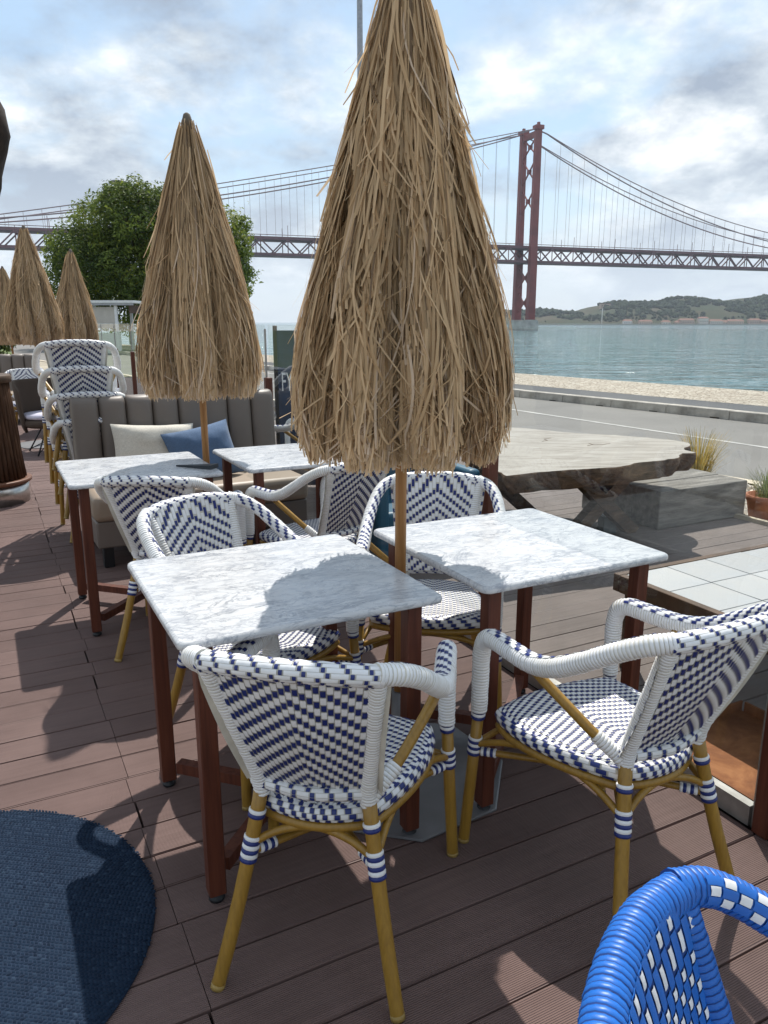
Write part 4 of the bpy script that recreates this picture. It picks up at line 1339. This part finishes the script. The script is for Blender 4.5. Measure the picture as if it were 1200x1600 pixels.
for sx, sy, lx, ly in ((0, -1, W_ + .07, .035), (0, 1, W_ + .07, .035), (-1, 0, .035, W_), (1, 0, .035, W_)):
    mb = MB(); mb.rbox((sx * (W_ / 2 + .0185), sy * (W_ / 2 + .0185), .385), (lx, ly, .075), .003, seg=1); mb.build('edge_rail', M['timber'], tt)
for x in (-1, 1):
    for y in (-1, 1):
        mb = MB(); mb.rbox((x * (W_ / 2 - .03), y * (W_ / 2 - .03), .175), (.06, .06, .35), .003, seg=1); mb.build('leg', M['timber'], tt)
# rusty sheet behind the glass at the right
m = Mat('rusted_steel', .8, .2); v = m.coord(); g = m.noise(v, 6, 7, .65, .6)
m.col(m.ramp(g, [(.3, (.10, .035, .014)), (.5, (.22, .085, .032)), (.7, (.34, .15, .06))])); m.bump(g, .3, .004)
ru = thing('rusty_trough', 'shallow rust brown steel trough on the deck behind the glass', 'trough', D(2.17, 1.42, 0), TH)
mb = MB(); mb.box((0, 0, .012), (.50, .62, .016)); mb.build('base', m.m, ru)
for sx, sy, lx, ly in ((0, -1, .50, .008), (0, 1, .50, .008), (-1, 0, .008, .604), (1, 0, .008, .604)):
    mb = MB(); mb.box((sx * .254, sy * .314, .03), (lx, ly, .058)); mb.build('rim', m.m, ru)
# teal armchair block behind the sideways chair
M['teal'] = mk_vinyl('teal_upholstery', (.012, .085, .145))
tl = thing('teal_armchair', 'deep teal upholstered armchair mostly hidden behind the woven chairs', 'armchair', (.15, 4.63, 0), TH)
mb = MB(); mb.rbox((0, 0, .23), (.62, .5, .30), .03); mb.build('seat', M['teal'], tl)
mb = MB(); mb.rbox((0, .24, .42), (.66, .12, .70), .035); mb.build('backrest', M['teal'], tl)
for s in (-1, 1):
    mb = MB(); mb.rbox((s * .31, -.02, .34), (.09, .5, .50), .03); mb.build('arm', M['teal'], tl)
    for y in (-.2, .22):
        mb = MB(); mb.tube([(s * .26, y, 0), (s * .26, y, .10)], .018, 10); mb.build('leg', M['black'], tl)
# planter pot with grasses
def grass(name, n, h, spread, c0, c1, seed, parent, loc=(0, 0, 0)):
    rng = random.Random(seed); mb = MB(); tint = []
    for _ in range(n):
        a = rng.uniform(0, 6.28); r0 = rng.random() * spread * .3; L = h * rng.uniform(.5, 1.1); ln = rng.uniform(.1, .6) * spread
        o = len(mb.v); tv = rng.random(); w = .004
        for k in range(5):
            s = k / 4; r = r0 + ln * s * s
            p = Vector((r * math.cos(a), r * math.sin(a), L * (s - .15 * s * s))); d = Vector((-math.sin(a), math.cos(a), 0)) * w * (1 - .8 * s)
            mb.v += [tuple(p - d), tuple(p + d)]; tint += [tv, tv]
        for k in range(4): mb.f.append((o + 2 * k, o + 2 * k + 1, o + 2 * k + 3, o + 2 * k + 2)); mb.m.append(0); mb.sm.append(True)
    mb.tint = tint
    return mb.build(name, mk_leaf('grass_' + str(seed), c0, c1), parent, loc)
m_terra = simple('terracotta', (.36, .14, .075), .85, .25, 9, .2)
po = thing('planter', 'terracotta pot with sparse green plant at the deck edge by the road', 'planter', (2.93, 5.72, GZ + .0))
mb = MB(); mb.lathe([(.095, 0), (.10, .01), (.145, .24), (.155, .25), (.155, .29), (.14, .29), (.135, .25)], 24); mb.build('pot', m_terra, po)
grass('plant', 160, .26, .3, (.05, .08, .02), (.16, .20, .06), 31, po, (0, 0, .24))
gp_ = thing('grass_tuft', 'dry yellow green grass tuft beside the end of the slab table', 'plant', (3.05, 7.35, GZ))
grass('blades', 420, .62, .45, (.16, .13, .04), (.36, .29, .09), 33, gp_)
# sign board behind the glass
sg = thing('sign_board', 'dark navy sign board with tall white letters behind the glass fence', 'sign', (-.635, 6.80, 0), R(3))
mb = MB(); mb.rbox((0, 0, .70), (.58, .03, 1.36), .006, seg=1); bd = mb.build('board', simple('navy_board', (.014, .032, .070), .45), sg)
for s in (-1, 1):
    mb = MB(); mb.rbox((s * .305, .012, .71), (.035, .05, 1.42), .004, seg=1); mb.build('frame', M['black'], sg)
    mb = MB(); mb.bar((s * .26, .03, .9), (s * .26, .45, .0), .03, .03); mb.build('strut', M['black'], sg)
fc = bpy.data.curves.new('lettering', 'FONT'); fc.body = 'FYS'; fc.size = .22; fc.extrude = .001
fo = bpy.data.objects.new('tmp_text', fc); COL.objects.link(fo)
bpy.context.view_layer.update()
tme_ = bpy.data.meshes.new_from_object(fo.evaluated_get(bpy.context.evaluated_depsgraph_get()))
bpy.data.objects.remove(fo)
tme_.materials.clear(); tme_.materials.append(M['wpaint'])
lo = link('lettering', tme_, bd, (-.262, -.0175, .865)); lo.rotation_euler = (PI / 2, 0, 0); lo.scale = (.42, 1.05, 1)

# ------------------------------------------------------------------ round rug
rug = thing('rug', 'round dark blue knitted rug on the deck at the lower left', 'rug', (-1.105, 1.505, 0))
m = Mat('blue_rope', .9, .15); tn = m.attr()
m.col(m.ramp(tn, [(0, (.006, .013, .028)), (.6, (.011, .024, .047)), (1, (.026, .045, .075))])); M['rope'] = m.m
mb = MB(); mb.lathe([(.538, .001), (.545, .004), (.543, .007), (.53, .009)], 90); mb.build('rug_base', simple('rug_backing', (.010, .022, .048), .95), rug)
mb = MB(); tint = []; rng = random.Random(13)
RR = .545; row = .0085; stp = .0105
y = -RR; jrow = 0
ca, sa = math.cos(R(-8)), math.sin(R(-8))
while y < RR:
    hwid = math.sqrt(max(0, RR * RR - y * y)); x = -hwid + (stp / 2 if jrow % 2 else 0)
    while x < hwid:
        X, Y = x * ca - y * sa, x * sa + y * ca
        if X > -1:
            tv = min(1, max(0, .5 + rng.gauss(0, .17) + .08 * noise.noise(Vector((X * 5, Y * 5, 0)))))
            if rng.random() < .006: tv = 1
            ang_ = (.55 if jrow % 2 else -.55) + R(-8) + rng.gauss(0, .1)
            ux, uy = math.cos(ang_) * stp * .68, math.sin(ang_) * stp * .68
            vx, vy = -math.sin(ang_) * row * .46, math.cos(ang_) * row * .46
            o = len(mb.v); zt = .0122 + rng.uniform(-.0005, .0006)
            mb.v += [(X - ux, Y - uy, .009), (X + ux, Y + uy, .009), (X - vx, Y - vy, .0095), (X + vx, Y + vy, .0095), (X - ux * .4, Y - uy * .4, zt), (X + ux * .4, Y + uy * .4, zt)]
            mb.f += [(o, o + 2, o + 4), (o + 2, o + 5, o + 4), (o + 2, o + 1, o + 5), (o, o + 4, o + 3), (o + 4, o + 5, o + 3), (o + 5, o + 1, o + 3)]
            mb.m += [0] * 6; mb.sm += [True] * 6; tint += [tv] * 6
        x += stp
    y += row; jrow += 1
mb.tint = tint
tag(mb.build('stitches', M['rope'], rug), kind='stuff')

# ------------------------------------------------------------------ bark pedestal and leaning trunk at the left edge
m = Mat('split_bark', .95, .15); v = m.coord(scale=(14, 14, 1.6)); g = m.noise(v, 2, 7, .65, .5); rn = m.objrand()
c = m.ramp(g, [(.3, (.030, .016, .010)), (.55, (.095, .050, .029)), (.75, (.18, .105, .062))]); m.col(m.mix(m.math('MULTIPLY', rn, .5), c, (.06, .03, .018))); m.bump(g, .9, .012); M['splitbark'] = m.m
pd = thing('bark_pedestal', 'round pedestal clad in upright brown bark strips at the left edge', 'pedestal', (-3.27, 6.22, 0))
nst = 44; rng = random.Random(17)
for k in range(nst):
    a = 2 * PI * k / nst
    mb = MB(); pts = []
    for z in (.20, .4, .6, .8, .975):
        r = .275 - .055 * (z - .2) / .77 + rng.uniform(-.004, .005); aa = a + rng.uniform(-.01, .01)
        pts.append((r * math.cos(aa), r * math.sin(aa), z))
    mb.tube(pts, [rng.uniform(.017, .023) for _ in pts], 6); mb.build('bark_strip', M['splitbark'], pd)
mb = MB(); mb.lathe([(.25, .05), (.25, .2), (.20, .98)], 30); mb.build('core', M['splitbark'], pd)
mb = MB(); mb.lathe([(.325, .165), (.332, .172), (.332, .192), (.325, .198)], 48); mb.build('wood_disc', simple('disc_wood', (.15, .065, .035), .5), pd)
mb = MB(); mb.lathe([(.305, 0), (.305, .166)], 48); mb.build('steel_ring', simple('brushed_steel', (.55, .53, .50), .28, .12, 30, metal=.9), pd)
mb = MB(); mb.lathe([(.24, .975), (.262, .98), (.262, 1.03), (.25, 1.04)], 40); mb.build('top', M['timber'], pd)
fl_ = thing('candle_glass', 'small clear glass holder with a wire handle on the bark pedestal', 'candle holder', (-3.10, 6.14, 1.04))
mb = MB(); mb.lathe([(.035, 0), (.04, .004), (.042, .09), (.040, .09), (.037, .008)], 20); mb.build('glass', M['glass'], fl_)
mb = MB(); mb.tube(spline([(.042, 0, .085), (.03, 0, .16), (-.01, 0, .19), (-.042, 0, .085)], .01), .0022, 6); mb.build('handle', M['black'], fl_)
lt = thing('leaning_trunk', 'dark bark covered trunk just entering at the upper left edge', 'trunk', (-2.55, 4.1, 0))
ctr = at(-42, 208, 4.1) - Vector((-2.55, 4.1, 0)); bz = ctr.z
cx_ = ctr.x
pts = spline([(0, 0, -.02), (.16, .01, bz * .30), (.36, .02, bz * .65), (cx_ - .115, .01, bz - .34), (cx_, 0, bz), (cx_ - .06, 0, bz + .30), (cx_ - .22, -.02, bz + .75), (cx_ - .50, -.05, bz + 1.35)], .05)
rng = random.Random(3)
mb = MB()
nT = len(pts)
mb.tube(pts, [(.185 - .045 * i / nT) * (1 if i < nT - 4 else (.95, .8, .55, .2)[i - nT + 4]) + .010 * math.sin(i * 1.3) * (i < nT - 4) for i in range(nT)], 22)
mb.v = [tuple(Vector(p) + Vector((noise.noise(Vector(p) * 14), noise.noise(Vector(p) * 14 + Vector((9, 0, 0))), 0)) * .014) for p in mb.v]
mb.build('bark', simple('dark_bark', (.030, .020, .015), .95, .5, 14, .9), lt)

# ------------------------------------------------------------------ seating farther back
m = Mat('grey_wicker', .8, .2); v = m.coord(scale=(1, 1, 1)); 
wv = m.N('ShaderNodeTexWave'); wv.inputs['Scale'].default_value = 28; wv.bands_direction = 'Z'; m.l.new(v, wv.inputs[0])
m.col(m.mix(wv.outputs['Fac'], (.045, .032, .024), (.13, .095, .072))); m.bump(wv.outputs['Fac'], .6, .01); M['gwicker'] = m.m
wk = thing('wicker_chair', 'brown wicker lounge chair with pale cushion behind the bark pedestal', 'chair', (-3.78, 8.75, 0), R(35))
mb = MB(); nA = 26
for j, (z, k_) in enumerate(((.36, .92), (.5, .98), (.65, 1.02), (.78, 1.05), (.82, 1.03))):
    for i in range(nA + 1):
        a = -R(20) + R(220) * i / nA; mb.v.append((.36 * k_ * math.cos(a), .33 * k_ * math.sin(a), z - .22 * (max(0, -math.sin(a) + .15))))
for j in range(4):
    for i in range(nA): q = j * (nA + 1) + i; mb.f.append((q, q + 1, q + nA + 2, q + nA + 1)); mb.m.append(0); mb.sm.append(True)
sh = mb.build('shell', M['gwicker'], wk); sm_ = sh.modifiers.new('thick', 'SOLIDIFY'); sm_.thickness = .03
mb = MB(); mb.lathe([(.28, .30), (.33, .33), (.33, .37), (.30, .39)], 28); mb.build('seat', M['gwicker'], wk)
mb = MB(); mb.lathe([(.24, .39), (.30, .40), (.315, .425), (.30, .45), (.2, .462)], 28); mb.build('cushion', simple('lilac_cushion', (.52, .50, .58), .9), wk)
for k in range(4):
    a = PI / 4 + k * PI / 2
    mb = MB(); mb.tube([(.12 * math.cos(a), .12 * math.sin(a), .31), (.33 * math.cos(a), .33 * math.sin(a), 0)], .009, 8); mb.build('leg', M['black'], wk)
    b_ = a + PI / 2
    mb = MB(); mb.tube([(.33 * math.cos(a), .33 * math.sin(a), .02), (0.02 * math.cos(a), .02 * math.sin(a), .16), (.33 * math.cos(b_) * .5, .33 * math.sin(b_) * .5, .15)], .006, 6); mb.build('wire', M['black'], wk)
GB = 'woven armchairs at the far tables'
chair('white woven armchair facing us at the far left table above the wicker lounge chair', -4.72, 10.15, 285, 0, GB)
chair('white woven armchair behind the glass left of the big umbrella, facing left', -.66, 6.12, 160, 0, GB)
place_copy(TB, 'white marble table at the far left behind the pedestal', (-5.55, 10.45, 0), TH, 'table', GT)
make_sofa('dark channelled sofa at the far left edge under the thatched umbrellas', (-6.0, 11.6, 0), srz, 9)

# ------------------------------------------------------------------ air
hz_ = MB(); hz_.box((0, 2200, 95), (9000, 5600, 210))
hm = bpy.data.materials.new('haze_air'); hm.use_nodes = True
hn, hl = hm.node_tree.nodes, hm.node_tree.links
hn.clear(); ho = hn.new('ShaderNodeOutputMaterial'); hv = hn.new('ShaderNodeVolumePrincipled')
hv.inputs['Color'].default_value = (.80, .88, 1.0, 1); hv.inputs['Density'].default_value = .00008; hv.inputs['Anisotropy'].default_value = .2
hl.new(hv.outputs[0], ho.inputs['Volume'])
hzo = tag(hz_.build('haze', hm), 'pale blue haze hanging over the river and the far bank', 'haze', kind='stuff')
